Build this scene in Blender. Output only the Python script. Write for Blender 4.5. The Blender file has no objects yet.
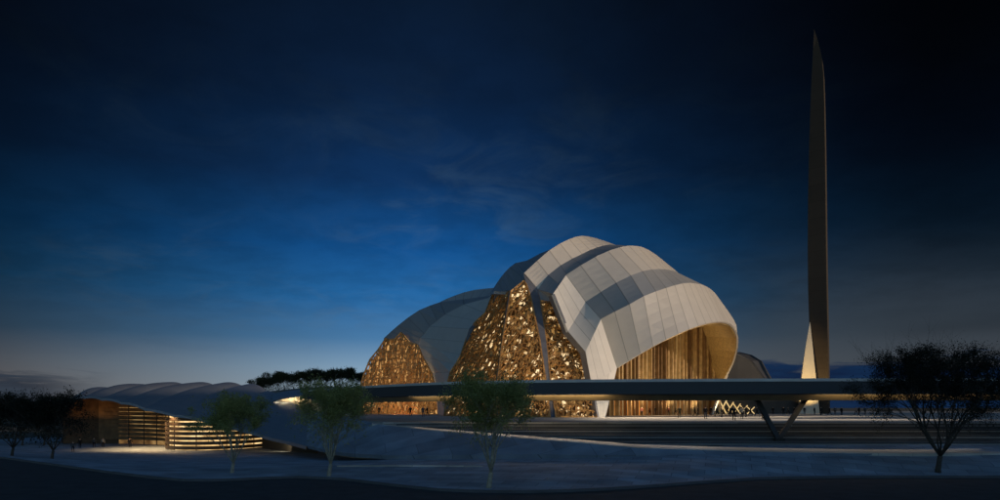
import bpy, bmesh, math, random
import numpy as np
from mathutils import Vector, noise, Matrix

random.seed(7)
sc = bpy.context.scene
COL = sc.collection
F, CX, HY, EYE = 714.0, 500.0, 407.5, 1.7      # focal in px of a 1000 px wide frame, horizon row, eye height


def P(px, py, y):
    """photogrammetry: point seen at px,py, y metres away"""
    return Vector(((px - CX) / F * y, y, EYE - (py - HY) / F * y))


def G(px, y, z=0.0):
    return Vector(((px - CX) / F * y, y, z))


def ray_plane(px, py, a, n):
    d = Vector(((px - CX) / F, 1.0, -(py - HY) / F))
    o = Vector((0, 0, EYE))
    t = (a - o).dot(n) / d.dot(n)
    return o + d * t


# ------------------------------------------------------------------ materials
def new_mat(name):
    m = bpy.data.materials.new(name)
    m.use_nodes = True
    nt = m.node_tree
    b = nt.nodes['Principled BSDF']
    return m, nt, b


def N(nt, typ, **kw):
    n = nt.nodes.new(typ)
    for k, v in kw.items():
        if hasattr(n, k):
            setattr(n, k, v)
        else:
            n.inputs[k].default_value = v
    return n


def ramp(nt, stops, interp='LINEAR'):
    r = nt.nodes.new('ShaderNodeValToRGB')
    cr = r.color_ramp
    cr.interpolation = interp
    while len(cr.elements) < len(stops):
        cr.elements.new(0.5)
    for e, (p, c) in zip(cr.elements, stops):
        e.position = p
        e.color = (c[0], c[1], c[2], 1)
    return r


def plain(name, col, rough=0.6, metal=0.0, var=0.15, scale=3.0, bump=0.0):
    m, nt, b = new_mat(name)
    tc = N(nt, 'ShaderNodeTexCoord')
    nz = N(nt, 'ShaderNodeTexNoise')
    nz.inputs['Scale'].default_value = scale
    nz.inputs['Detail'].default_value = 6
    nt.links.new(tc.outputs['Object'], nz.inputs['Vector'])
    lo = [c * (1 - var) for c in col]
    hi = [min(1, c * (1 + var)) for c in col]
    r = ramp(nt, [(0.3, lo), (0.7, hi)])
    nt.links.new(nz.outputs['Fac'], r.inputs['Fac'])
    nt.links.new(r.outputs['Color'], b.inputs['Base Color'])
    b.inputs['Roughness'].default_value = rough
    b.inputs['Metallic'].default_value = metal
    if bump:
        bp = N(nt, 'ShaderNodeBump')
        bp.inputs['Strength'].default_value = bump
        bp.inputs['Distance'].default_value = 0.05
        nt.links.new(nz.outputs['Fac'], bp.inputs['Height'])
        nt.links.new(bp.outputs['Normal'], b.inputs['Normal'])
    return m


def paving(name, col, sx=1.5, sy=3.0, rough=0.7, joint=0.55, rot=0.0, var=0.2):
    """large slabs with joints, per-slab tone and blotchy wear"""
    m, nt, b = new_mat(name)
    tc = N(nt, 'ShaderNodeTexCoord')
    mp = N(nt, 'ShaderNodeMapping')
    mp.inputs['Rotation'].default_value = (0, 0, rot)
    nt.links.new(tc.outputs['Object'], mp.inputs['Vector'])
    br = N(nt, 'ShaderNodeTexBrick')
    br.inputs['Scale'].default_value = 1.0
    br.inputs['Brick Width'].default_value = sy
    br.inputs['Row Height'].default_value = sx
    br.inputs['Mortar Size'].default_value = 0.035
    br.inputs['Color1'].default_value = (*[c * (1 - var) for c in col], 1)
    br.inputs['Color2'].default_value = (*[c * (1 + var) for c in col], 1)
    br.inputs['Mortar'].default_value = (*[c * joint for c in col], 1)
    nt.links.new(mp.outputs['Vector'], br.inputs['Vector'])
    nz = N(nt, 'ShaderNodeTexNoise')
    nz.inputs['Scale'].default_value = 0.35
    nz.inputs['Detail'].default_value = 8
    nt.links.new(tc.outputs['Object'], nz.inputs['Vector'])
    r = ramp(nt, [(0.3, (0.72, 0.72, 0.72)), (0.7, (1.15, 1.15, 1.15))])
    nt.links.new(nz.outputs['Fac'], r.inputs['Fac'])
    mx = N(nt, 'ShaderNodeMix', data_type='RGBA', blend_type='MULTIPLY')
    mx.inputs['Factor'].default_value = 1
    nt.links.new(br.outputs['Color'], mx.inputs['A'])
    nt.links.new(r.outputs['Color'], mx.inputs['B'])
    nt.links.new(mx.outputs['Result'], b.inputs['Base Color'])
    b.inputs['Roughness'].default_value = rough
    return m


def panel_mat(name, col, var=0.12, rough=0.45, seam=0.04, metal=0.0):
    """standing-seam cladding: UV.x counts panels, seams are thin dark joints"""
    m, nt, b = new_mat(name)
    uv = N(nt, 'ShaderNodeUVMap')
    sp = N(nt, 'ShaderNodeSeparateXYZ')
    nt.links.new(uv.outputs['UV'], sp.inputs['Vector'])
    fl = N(nt, 'ShaderNodeMath', operation='FLOOR')
    nt.links.new(sp.outputs['X'], fl.inputs[0])
    wn = N(nt, 'ShaderNodeTexWhiteNoise', noise_dimensions='1D')
    nt.links.new(fl.outputs[0], wn.inputs['W'])
    fr = N(nt, 'ShaderNodeMath', operation='FRACT')
    nt.links.new(sp.outputs['X'], fr.inputs[0])
    pp = N(nt, 'ShaderNodeMath', operation='PINGPONG')
    pp.inputs[1].default_value = 0.5
    nt.links.new(fr.outputs[0], pp.inputs[0])
    mr = N(nt, 'ShaderNodeMapRange')
    mr.inputs['From Min'].default_value = seam * 0.4
    mr.inputs['From Max'].default_value = seam
    mr.inputs['To Min'].default_value = 0.6
    mr.inputs['To Max'].default_value = 1.0
    nt.links.new(pp.outputs[0], mr.inputs['Value'])
    tc = N(nt, 'ShaderNodeTexCoord')
    nz = N(nt, 'ShaderNodeTexNoise')
    nz.inputs['Scale'].default_value = 0.5
    nz.inputs['Detail'].default_value = 7
    nt.links.new(tc.outputs['Object'], nz.inputs['Vector'])
    r1 = ramp(nt, [(0, [c * (1 - var) for c in col]), (1, [min(.9, c * (1 + var)) for c in col])])
    nt.links.new(wn.outputs['Value'], r1.inputs['Fac'])
    r2 = ramp(nt, [(0.3, (0.95, 0.95, 0.95)), (0.7, (1.02, 1.02, 1.02))])
    nt.links.new(nz.outputs['Fac'], r2.inputs['Fac'])
    m1 = N(nt, 'ShaderNodeMix', data_type='RGBA', blend_type='MULTIPLY')
    m1.inputs['Factor'].default_value = 1
    nt.links.new(r1.outputs['Color'], m1.inputs['A'])
    nt.links.new(r2.outputs['Color'], m1.inputs['B'])
    m2 = N(nt, 'ShaderNodeMix', data_type='RGBA', blend_type='MULTIPLY')
    m2.inputs['Factor'].default_value = 1
    nt.links.new(m1.outputs['Result'], m2.inputs['A'])
    nt.links.new(mr.outputs['Result'], m2.inputs['B'])
    nt.links.new(m2.outputs['Result'], b.inputs['Base Color'])
    b.inputs['Roughness'].default_value = rough
    b.inputs['Metallic'].default_value = metal
    return m


def lit(name, stops, scale=(1, 1, 1), strength=1.0, kind='voronoi'):
    """glazing lit from inside: emission varies from pane to pane with what is behind it"""
    m, nt, b = new_mat(name)
    tc = N(nt, 'ShaderNodeTexCoord')
    mp = N(nt, 'ShaderNodeMapping')
    mp.inputs['Scale'].default_value = scale
    nt.links.new(tc.outputs['Object'], mp.inputs['Vector'])
    if kind == 'voronoi':
        v = N(nt, 'ShaderNodeTexVoronoi')
        v.inputs['Scale'].default_value = 1.0
        nt.links.new(mp.outputs['Vector'], v.inputs['Vector'])
        s = N(nt, 'ShaderNodeSeparateColor')
        nt.links.new(v.outputs['Color'], s.inputs['Color'])
        fac = s.outputs['Red']
    else:
        v = N(nt, 'ShaderNodeTexNoise')
        v.inputs['Scale'].default_value = 1.0
        v.inputs['Detail'].default_value = 4
        nt.links.new(mp.outputs['Vector'], v.inputs['Vector'])
        fac = v.outputs['Fac']
    r = ramp(nt, stops)
    nt.links.new(fac, r.inputs['Fac'])
    nt.links.new(r.outputs['Color'], b.inputs['Emission Color'])
    b.inputs['Emission Strength'].default_value = strength
    b.inputs['Base Color'].default_value = (0.03, 0.02, 0.01, 1)
    b.inputs['Roughness'].default_value = 0.3
    return m


M = {}
M['paving'] = paving('forecourt_paving', (0.31, 0.375, 0.45), 1.2, 2.4, rot=0.3)  # blue cast of the shade put into the forecourt and bank slab colours
M['bank'] = paving('bank_paving', (0.26, 0.31, 0.375), 3.0, 6.0, rot=-0.2, joint=0.6)
M['plaza'] = paving('plaza_paving', (0.44, 0.42, 0.39), 1.5, 3.0)
M['stairs'] = paving('stair_stone', (0.075, 0.075, 0.08), 8.0, 2.0, joint=0.8)
M['pale'] = paving('sun_toned_stone', (0.62, 0.57, 0.50), 1.5, 3.0, joint=0.8)  # pale tone stands in for sun falling on the ramp
M['kerb'] = plain('kerb_stone', (0.10, 0.105, 0.115), 0.8, scale=0.7)
M['nosing'] = plain('nosing_stone', (0.46, 0.44, 0.41), 0.6, var=0.08)
M['road'] = plain('asphalt', (0.045, 0.047, 0.052), 0.85, var=0.3, scale=0.8, bump=0.2)
M['earth'] = plain('far_ground', (0.05, 0.055, 0.045), 0.95, var=0.4, scale=0.02)
M['hill'] = plain('dry_grass_hill', (0.20, 0.19, 0.16), 0.95, var=0.3, scale=0.15)
M['roof'] = panel_mat('cream_cladding', (0.66, 0.605, 0.54), var=0.06)
M['roof_slate'] = panel_mat('slate_cladding', (0.33, 0.34, 0.36), var=0.05, seam=0.03)
M['annex_roof'] = panel_mat('annex_cladding', (0.07, 0.07, 0.075), var=0.06)
M['wing_pale'] = panel_mat('wing_cladding', (0.58, 0.57, 0.56), var=0.03, seam=0.02)
M['roof_grey'] = panel_mat('grey_cladding', (0.46, 0.45, 0.44), var=0.08)
M['leg'] = panel_mat('leg_cladding', (0.74, 0.70, 0.64), var=0.04)
M['rib'] = plain('rib_metal', (0.18, 0.18, 0.20), 0.5, 0.2, scale=1)
M['gold'] = plain('bronze_lattice', (0.47, 0.255, 0.088), 0.42, 0.30, var=0.5, scale=1.1)
M['soffit'] = plain('gold_timber_soffit', (0.42, 0.29, 0.12), 0.5, 0.15, var=0.35, scale=2.2, bump=0.4)
M['fin'] = plain('timber_fin', (0.50, 0.36, 0.19), 0.5, 0.0, var=0.3, scale=0.9)
M['fin_dark'] = plain('dark_timber_fin', (0.20, 0.12, 0.06), 0.5, 0.0, var=0.3, scale=0.9)
M['bridge'] = plain('bridge_metal', (0.05, 0.053, 0.06), 0.6, 0.0, var=0.1, scale=0.15)
M['coping'] = plain('bridge_coping', (0.62, 0.58, 0.54), 0.6, var=0.1, scale=0.6)
M['bsoffit'] = plain('bridge_soffit_timber', (0.40, 0.30, 0.17), 0.6, var=0.2, scale=0.7)
M['strut'] = plain('strut_steel', (0.05, 0.048, 0.046), 0.45, 0.4, scale=0.8)
M['tower'] = panel_mat('tower_stone', (0.060, 0.048, 0.038), var=0.05, seam=0.015, rough=0.8)
M['tower'].node_tree.nodes['Principled BSDF'].inputs['Specular IOR Level'].default_value = 0.2
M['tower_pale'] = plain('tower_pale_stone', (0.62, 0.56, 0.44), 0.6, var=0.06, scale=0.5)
M['pav_roof'] = panel_mat('pavilion_roof', (0.20, 0.23, 0.28), var=0.05, seam=0.02)
M['pav_wood'] = plain('pavilion_timber', (0.17, 0.095, 0.042), 0.6, var=0.35, scale=0.8)
M['pav_dark'] = plain('dark_pavilion_timber', (0.09, 0.048, 0.022), 0.7, var=0.35, scale=0.8)
M['louver'] = plain('louvre_timber', (0.07, 0.045, 0.03), 0.6, var=0.25, scale=0.8)
M['bark'] = plain('pale_bark', (0.36, 0.32, 0.24), 0.9, var=0.3, scale=6, bump=0.4)
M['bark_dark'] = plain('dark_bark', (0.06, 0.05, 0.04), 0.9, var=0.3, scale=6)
M['dark_cloth'] = plain('dark_cloth', (0.012, 0.012, 0.014), 0.85)
M['grey_cloth'] = plain('grey_cloth', (0.06, 0.06, 0.065), 0.85)
M['olive_cloth'] = plain('olive_cloth', (0.03, 0.033, 0.022), 0.85)
M['pale_cloth'] = plain('pale_cloth', (0.2, 0.19, 0.175), 0.85)
M['red_cloth'] = plain('red_cloth', (0.06, 0.02, 0.016), 0.85)
M['skin'] = plain('skin', (0.38, 0.24, 0.17), 0.6)
for k in ('dark_cloth', 'grey_cloth', 'olive_cloth', 'red_cloth', 'pale_cloth'):
    M[k].node_tree.nodes['Principled BSDF'].inputs['Specular IOR Level'].default_value = 0.08
M['hair'] = plain('hair', (0.03, 0.02, 0.015), 0.7)
M['wallbrown'] = plain('annex_wall', (0.034, 0.032, 0.03), 0.8, scale=0.4)
M['glow_screen'] = lit('screen_glazing', [(0.0, (0.012, 0.005, 0.001)), (0.55, (0.05, 0.02, 0.004)), (0.80, (0.40, 0.21, 0.06)),
                                          (1.0, (1.5, 1.1, 0.6))], (1.6, 1.6, 0.8), 0.9)
M['glow_left'] = lit('screen_glazing_amber', [(0.0, (0.05, 0.018, 0.004)), (0.5, (0.24, 0.10, 0.024)), (1.0, (0.9, 0.48, 0.16))], (1.6, 1.6, 0.5), 0.85)
M['glow_hall'] = lit('hall_glazing', [(0.3, (0.26, 0.14, 0.045)), (0.55, (0.58, 0.34, 0.11)), (0.75, (0.9, 0.6, 0.24))], (0.5, 0.5, 0.12), 0.5, 'noise')
M['glow_door'] = lit('orange_door_glazing', [(0.3, (0.75, 0.2, 0.03)), (0.7, (1.0, 0.42, 0.08))], (0.8, 0.8, 0.5), 0.9, 'noise')
M['glow_pav'] = lit('pavilion_glazing', [(0.30, (0.35, 0.18, 0.055)), (0.5, (0.9, 0.56, 0.22)), (0.7, (1.6, 1.1, 0.52))], (0.35, 0.35, 0.6), 1.1, 'noise')
M['glow_rec'] = lit('recess_glazing', [(0.35, (0.12, 0.055, 0.016)), (0.5, (0.36, 0.19, 0.06)), (0.7, (0.8, 0.5, 0.19))], (0.25, 0.25, 0.45), 0.62, 'noise')
M['glow_lattice'] = lit('lattice_lamp', [(0.3, (0.8, 0.5, 0.18)), (0.7, (1.2, 0.86, 0.40))], (0.3, 0.3, 0.3), 0.8, 'noise')


def leaf_mat(name, c1, c2):
    m, nt, b = new_mat(name)
    oi = N(nt, 'ShaderNodeNewGeometry')
    r = ramp(nt, [(0, c1), (1, c2)])
    nt.links.new(oi.outputs['Random Per Island'], r.inputs['Fac'])
    nt.links.new(r.outputs['Color'], b.inputs['Base Color'])
    b.inputs['Roughness'].default_value = 0.6
    tr = N(nt, 'ShaderNodeBsdfTranslucent')
    nt.links.new(r.outputs['Color'], tr.inputs['Color'])
    mx = N(nt, 'ShaderNodeMixShader')
    mx.inputs['Fac'].default_value = 0.5
    out = nt.nodes['Material Output']
    nt.links.new(b.outputs['BSDF'], mx.inputs[1])
    nt.links.new(tr.outputs['BSDF'], mx.inputs[2])
    nt.links.new(mx.outputs['Shader'], out.inputs['Surface'])
    return m


M['leaf'] = leaf_mat('olive_leaves', (0.25, 0.28, 0.085), (0.50, 0.50, 0.20))
M['leaf_shaded'] = leaf_mat('shaded_leaves', (0.010, 0.014, 0.009), (0.026, 0.032, 0.018))  # shadow put into the leaf colour so the edge trees sink into darkness
M['leaf_far'] = leaf_mat('far_leaves', (0.035, 0.05, 0.022), (0.09, 0.11, 0.05))


# ------------------------------------------------------------------ object helpers
def empty(name, loc, label=None, cat=None, group=None):
    o = bpy.data.objects.new(name, None)
    COL.objects.link(o)
    o.location = loc
    tag(o, label, cat, group)
    return o


def tag(o, label=None, cat=None, group=None, kind=None):
    if label: o['label'] = label
    if cat: o['category'] = cat
    if group: o['group'] = group
    if kind: o['kind'] = kind
    return o


def wloc(o):
    v = Vector((0, 0, 0))
    while o is not None:
        v = v + o.location
        o = o.parent
    return v


def mesh_obj(name, verts, faces, mat, parent=None, uvs=None, smooth=False, mats=None, fm=None, loc=None):
    """verts are world coordinates; the object's origin sits at its parent's (or at loc)"""
    base = wloc(parent) if parent else (Vector(loc) if loc is not None else Vector((0, 0, 0)))
    me = bpy.data.meshes.new(name)
    me.from_pydata([tuple(Vector(v) - base) for v in verts], [], faces)
    for mm in (mats or [mat]):
        me.materials.append(mm)
    if fm is not None:
        me.polygons.foreach_set('material_index', fm)
    if uvs is not None:
        ul = me.uv_layers.new(name='UVMap')
        k = 0
        for f in uvs:
            for uv in f:
                ul.data[k].uv = uv
                k += 1
    if smooth:
        me.polygons.foreach_set('use_smooth', [True] * len(me.polygons))
    me.update()
    o = bpy.data.objects.new(name, me)
    COL.objects.link(o)
    if parent:
        o.parent = parent
    elif loc is not None:
        o.location = base
    return o


class MB:
    def __init__(self):
        self.v, self.f, self.uv = [], [], []

    def quad(self, a, b, c, d, uv=None):
        i = len(self.v)
        self.v += [a, b, c, d]
        self.f.append((i, i + 1, i + 2, i + 3))
        self.uv.append(uv or [(0.5, 0), (0.5, 0), (0.5, 1), (0.5, 1)])

    def hexa(self, p):
        """8 points: bottom 0-3 ccw, top 4-7"""
        i = len(self.v)
        self.v += list(p)
        for q in ((0, 3, 2, 1), (4, 5, 6, 7), (0, 1, 5, 4), (1, 2, 6, 5), (2, 3, 7, 6), (3, 0, 4, 7)):
            self.f.append(tuple(i + k for k in q))
            self.uv.append([(0.5, 0), (0.5, 0), (0.5, 1), (0.5, 1)])

    def box(self, x0, x1, y0, y1, z0, z1):
        self.hexa([Vector(c) for c in ((x0, y0, z0), (x1, y0, z0), (x1, y1, z0), (x0, y1, z0),
                                       (x0, y0, z1), (x1, y0, z1), (x1, y1, z1), (x0, y1, z1))])

    def bar(self, a, b, w, d, up=Vector((0, 0, 1))):
        t = (b - a)
        if t.length < 1e-6: return
        t.normalize()
        s = t.cross(up)
        if s.length < 1e-4: s = t.cross(Vector((1, 0, 0)))
        s.normalize()
        n = s.cross(t)
        s, n = s * w / 2, n * d / 2
        self.hexa([a - s - n, a + s - n, a + s + n, a - s + n, b - s - n, b + s - n, b + s + n, b - s + n])

    def tube(self, pts, rads, seg=6):
        i0 = len(self.v)
        for k, p in enumerate(pts):
            t = (pts[min(k + 1, len(pts) - 1)] - pts[max(k - 1, 0)]).normalized()
            s = t.cross(Vector((0, 1, 0)))
            if s.length < 1e-3: s = t.cross(Vector((1, 0, 0)))
            s.normalize()
            n = t.cross(s)
            for q in range(seg):
                a = 2 * math.pi * q / seg
                self.v.append(p + (s * math.cos(a) + n * math.sin(a)) * rads[k])
        for k in range(len(pts) - 1):
            for q in range(seg):
                a, b = i0 + k * seg + q, i0 + k * seg + (q + 1) % seg
                self.f.append((a, b, b + seg, a + seg))
                self.uv.append([(0, 0)] * 4)
        self.f.append(tuple(i0 + q for q in range(seg))[::-1])
        self.uv.append([(0, 0)] * seg)
        e = i0 + (len(pts) - 1) * seg
        self.f.append(tuple(e + q for q in range(seg)))
        self.uv.append([(0, 0)] * seg)

    def build(self, name, mat, parent=None, smooth=False, loc=None):
        return mesh_obj(name, self.v, self.f, mat, parent, self.uv, smooth, loc=loc)


def resample(pts, n, smooth=True):
    if smooth and len(pts) > 3:
        q = []
        for i in range(len(pts) - 1):
            p0, p1, p2, p3 = pts[max(0, i - 1)], pts[i], pts[i + 1], pts[min(len(pts) - 1, i + 2)]
            l1, l0, l2 = (p2 - p1).length, (p1 - p0).length, (p3 - p2).length
            m1 = (p2 - p0) / max(1e-6, l0 + l1) * l1
            m2 = (p3 - p1) / max(1e-6, l1 + l2) * l1
            for k in range(8):
                t = k / 8
                q.append(p1 * (2 * t ** 3 - 3 * t ** 2 + 1) + m1 * (t ** 3 - 2 * t ** 2 + t) + p2 * (-2 * t ** 3 + 3 * t ** 2) + m2 * (t ** 3 - t ** 2))
        pts = q + [pts[-1]]
    L = [0.0]
    for a, b in zip(pts, pts[1:]):
        L.append(L[-1] + (b - a).length)
    out = []
    for i in range(n + 1):
        s = L[-1] * i / n
        k = 0
        while k < len(L) - 2 and L[k + 1] < s: k += 1
        t = (s - L[k]) / max(1e-9, L[k + 1] - L[k])
        out.append(pts[k].lerp(pts[k + 1], min(1, max(0, t))))
    return out


def loft(name, A, B, mat, parent, thick=0.6, n=None, sub=1, away=None, uscale=1.0, u0=0.0):
    """cladding band between two curves; flat panels, real thickness on the inner side"""
    if n:
        A, B = resample(A, n), resample(B, n)
    verts, faces, uvs = [], [], []
    cen = away if away is not None else Vector((8, 168, 4))
    nA = len(A)
    nor = []
    for i in range(nA):
        a, b = A[max(0, i - 1)], A[min(nA - 1, i + 1)]
        t1 = b - a
        t2 = B[i] - A[i]
        nn = t1.cross(t2)
        if nn.length < 1e-6: nn = Vector((0, 0, 1))
        nn.normalize()
        if nn.dot((A[i] + B[i]) / 2 - cen) < 0: nn = -nn
        nor.append(nn)
    rows = sub + 1
    for layer in (0, 1):
        for i in range(nA):
            for k in range(rows):
                p = A[i].lerp(B[i], k / sub)
                verts.append(p - nor[i] * thick * layer)
    off = nA * rows
    idx = lambda l, i, k: l * off + i * rows + k
    for i in range(nA - 1):
        for k in range(sub):
            f = (idx(0, i, k), idx(0, i + 1, k), idx(0, i + 1, k + 1), idx(0, i, k + 1))
            faces.append(f)
            uvs.append([(u0 + i * uscale, k), (u0 + (i + 1) * uscale, k), (u0 + (i + 1) * uscale, k + 1), (u0 + i * uscale, k + 1)])
            faces.append(tuple(q + off for q in f[::-1]))
            uvs.append([(0.5, 0)] * 4)
    for i in range(nA - 1):
        for k in (0, sub):
            faces.append((idx(0, i, k), idx(0, i + 1, k), idx(1, i + 1, k), idx(1, i, k)))
            uvs.append([(0.5, 0)] * 4)
    for i in (0, nA - 1):
        for k in range(sub):
            faces.append((idx(0, i, k), idx(0, i, k + 1), idx(1, i, k + 1), idx(1, i, k)))
            uvs.append([(0.5, 0)] * 4)
    o = mesh_obj(name, verts, faces, mat, parent, uvs)
    bm = bmesh.new()
    bm.from_mesh(o.data)
    bmesh.ops.recalc_face_normals(bm, faces=bm.faces)
    bm.to_mesh(o.data)
    bm.free()
    return o


def C(*t):
    return [P(*q) for q in t]


# ------------------------------------------------------------------ camera
cam = bpy.data.cameras.new('camera')
cam.sensor_width = 36.0
cam.lens = 36.0 * F / 1000.0
cam.shift_y = (HY - 250) / 1000.0
cam.clip_end = 20000
cam.clip_start = 0.5
co = bpy.data.objects.new('camera', cam)
COL.objects.link(co)
co.location = (0, 0, EYE)
co.rotation_euler = (math.radians(90), 0, 0)
sc.camera = co

# ------------------------------------------------------------------ world + sun
SUN_EL = math.radians(6.0)
SUN_AZ = Vector((0.78, -0.63)).normalized()
S = Vector((SUN_AZ.x * math.cos(SUN_EL), SUN_AZ.y * math.cos(SUN_EL), math.sin(SUN_EL)))
sun = bpy.data.lights.new('sun', 'SUN')
sun.energy = 2.0
sun.angle = math.radians(0.5)
sun.color = (1.0, 0.75, 0.52)
so = bpy.data.objects.new('sun', sun)
COL.objects.link(so)
so.rotation_euler = (-S).to_track_quat('-Z', 'Y').to_euler()
so.location = (80, -60, 60)

w = bpy.data.worlds.new('World')
sc.world = w
w.use_nodes = True
nt = w.node_tree
bg = nt.nodes['Background']
L = nt.links.new
tc = N(nt, 'ShaderNodeTexCoord')
sep = N(nt, 'ShaderNodeSeparateXYZ')
L(tc.outputs['Generated'], sep.inputs['Vector'])


def mth(op, a, b=None, clamp=False):
    n = N(nt, 'ShaderNodeMath', operation=op)
    n.use_clamp = clamp
    for i, q in enumerate((a, b)):
        if q is None: continue
        if isinstance(q, (int, float)): n.inputs[i].default_value = q
        else: L(q, n.inputs[i])
    return n.outputs[0]


def mrange(v, a, b, c=0.0, d=1.0, smooth=True):
    n = N(nt, 'ShaderNodeMapRange')
    if smooth: n.interpolation_type = 'SMOOTHSTEP'
    for k, x in (('From Min', a), ('From Max', b), ('To Min', c), ('To Max', d)): n.inputs[k].default_value = x
    L(v, n.inputs['Value'])
    return n.outputs['Result']


def mixc(fac, a, b, blend='MIX'):
    n = N(nt, 'ShaderNodeMix', data_type='RGBA', blend_type=blend)
    if isinstance(fac, (int, float)): n.inputs['Factor'].default_value = fac
    else: L(fac, n.inputs['Factor'])
    for k, q in (('A', a), ('B', b)):
        if isinstance(q, tuple): n.inputs[k].default_value = (*q, 1)
        else: L(q, n.inputs[k])
    return n.outputs['Result']


X_, Y_, Z_ = sep.outputs['X'], sep.outputs['Y'], sep.outputs['Z']
SKY = [(0.0, (0.21, 0.265, 0.315)), (0.03, (0.23, 0.30, 0.365)), (0.055, (0.175, 0.265, 0.36)), (0.095, (0.055, 0.15, 0.285)), (0.15, (0.015, 0.102, 0.265)),
       (0.215, (0.0055, 0.060, 0.192)), (0.30, (0.0040, 0.0235, 0.078)), (0.40, (0.0030, 0.0115, 0.035)), (0.5, (0.0024, 0.0072, 0.0195)),
       (0.7, (0.0014, 0.005, 0.014)), (1.0, (0.001, 0.004, 0.012))]
rz = ramp(nt, SKY)
L(Z_, rz.inputs['Fac'])
# afterglow: brightest just left of straight ahead, fading to both sides
az = mth('ARCTAN2', X_, Y_)
azd = mth('ABSOLUTE', mth('ADD', az, 0.13))
fall1 = mrange(azd, 0.02, 0.70, 1.05, 0.09)
fall1 = mth('MULTIPLY', fall1, mrange(mth('ABSOLUTE', mth('ADD', az, 0.10)), 0.0, 0.36, 1.25, 0.96))
fcol = N(nt, 'ShaderNodeCombineColor')
L(mth('POWER', fall1, 0.75), fcol.inputs['Red'])
L(fall1, fcol.inputs['Green'])
L(mth('POWER', fall1, 1.12), fcol.inputs['Blue'])
fall = fall1
sky = mixc(1.0, rz.outputs['Color'], fcol.outputs['Color'], 'MULTIPLY')
# high wisps
den = mth('ADD', mth('MAXIMUM', Z_, 0.0), 0.16)
cmb = N(nt, 'ShaderNodeCombineXYZ')
L(mth('DIVIDE', X_, den), cmb.inputs['X'])
L(mth('DIVIDE', Y_, den), cmb.inputs['Y'])
nz = N(nt, 'ShaderNodeTexNoise')
nz.inputs['Scale'].default_value = 3.4
nz.inputs['Detail'].default_value = 9
nz.inputs['Roughness'].default_value = 0.62
nz.inputs['Distortion'].default_value = 0.9
L(cmb.outputs['Vector'], nz.inputs['Vector'])
nz2 = N(nt, 'ShaderNodeTexNoise')
nz2.inputs['Scale'].default_value = 0.8
nz2.inputs['Detail'].default_value = 2
L(cmb.outputs['Vector'], nz2.inputs['Vector'])
wisp = mth('MULTIPLY', mrange(nz.outputs['Fac'], 0.42, 0.72), mrange(nz2.outputs['Fac'], 0.38, 0.56))
wisp = mth('MULTIPLY', wisp, mrange(Z_, 0.04, 0.12))
wcol = mixc(1.0, (0.060, 0.125, 0.21), mth('MULTIPLY', fall, mrange(Z_, 0.14, 0.46, 1.0, 0.07)), 'MULTIPLY')
sky = mixc(mth('MULTIPLY', wisp, 0.32), sky, wcol)
# thin grey veil over the right-hand sky
veil = mth('MULTIPLY', mth('MULTIPLY', mrange(az, 0.10, 0.45), mrange(Z_, 0.02, 0.36, 1.0, 0.0)), mrange(nz2.outputs['Fac'], 0.30, 0.65, 0.4, 1.0))
sky = mixc(mth('MULTIPLY', veil, 0.7), sky, mixc(mrange(Z_, 0.03, 0.28), (0.062, 0.080, 0.100), (0.007, 0.019, 0.041)))
nm = N(nt, 'ShaderNodeTexNoise')
nm.inputs['Scale'].default_value = 5.0
nm.inputs['Detail'].default_value = 8
nm.inputs['Roughness'].default_value = 0.6
L(cmb.outputs['Vector'], nm.inputs['Vector'])
mot = mrange(nm.outputs['Fac'], 0.34, 0.64, 0.90, 1.05)
sky = mixc(mrange(Z_, 0.08, 0.16, 0.0, 1.0), sky, mixc(1.0, sky, mot, 'MULTIPLY'))
# low banks of dark cloud on the horizon, right and far left
cm2 = N(nt, 'ShaderNodeCombineXYZ')
L(mth('MULTIPLY', az, 7.0), cm2.inputs['X'])
L(mth('MULTIPLY', Z_, 55.0), cm2.inputs['Y'])
nb = N(nt, 'ShaderNodeTexNoise')
nb.inputs['Scale'].default_value = 1.4
nb.inputs['Detail'].default_value = 9
nb.inputs['Roughness'].default_value = 0.6
nb.inputs['Distortion'].default_value = 0.6
L(cm2.outputs['Vector'], nb.inputs['Vector'])
top = mth('ADD', mth('MULTIPLY', nb.outputs['Fac'], 0.07), 0.022)     # ragged top of the bank
topd = mth('SUBTRACT', top, Z_)
bank = mrange(topd, -0.004, 0.010)
bank_r = mth('MULTIPLY', bank, mrange(az, 0.24, 0.33))
bank_l = mth('MULTIPLY', mrange(mth('SUBTRACT', topd, 0.014), -0.004, 0.01), mrange(az, -0.60, -0.48, 1.0, 0.0))
strk = mrange(nb.outputs['Fac'], 0.35, 0.65)
bcol = mixc(strk, (0.0012, 0.010, 0.042), (0.003, 0.020, 0.066))
bcol_l = mixc(strk, (0.006, 0.014, 0.030), (0.020, 0.036, 0.060))
sky = mixc(mth('MULTIPLY', bank_r, 0.93), sky, bcol)
sky = mixc(mth('MULTIPLY', bank_l, 0.8), sky, bcol_l)
# sky behind the camera, on the sun's side
ns = N(nt, 'ShaderNodeTexSky')
ns.sky_type = 'NISHITA'
ns.sun_disc = False
ns.sun_elevation = SUN_EL
ns.sun_rotation = math.atan2(SUN_AZ.x, SUN_AZ.y)
ns.air_density = 1.5
ns.dust_density = 0.6
ns.ozone_density = 3.0
back = mrange(Y_, 0.35, -0.5, 0.0, 1.0)
nish = mixc(1.0, ns.outputs['Color'], mth('MULTIPLY', mth('MULTIPLY', back, mrange(Z_, 0.02, 0.6, 2.0, 0.75)), 0.132), 'MULTIPLY')
nish = mixc(1.0, nish, (0.62, 0.88, 1.28), 'MULTIPLY')
total = mixc(1.0, sky, nish, 'ADD')
L(total, bg.inputs['Color'])
bg.inputs['Strength'].default_value = 1.0

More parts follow.
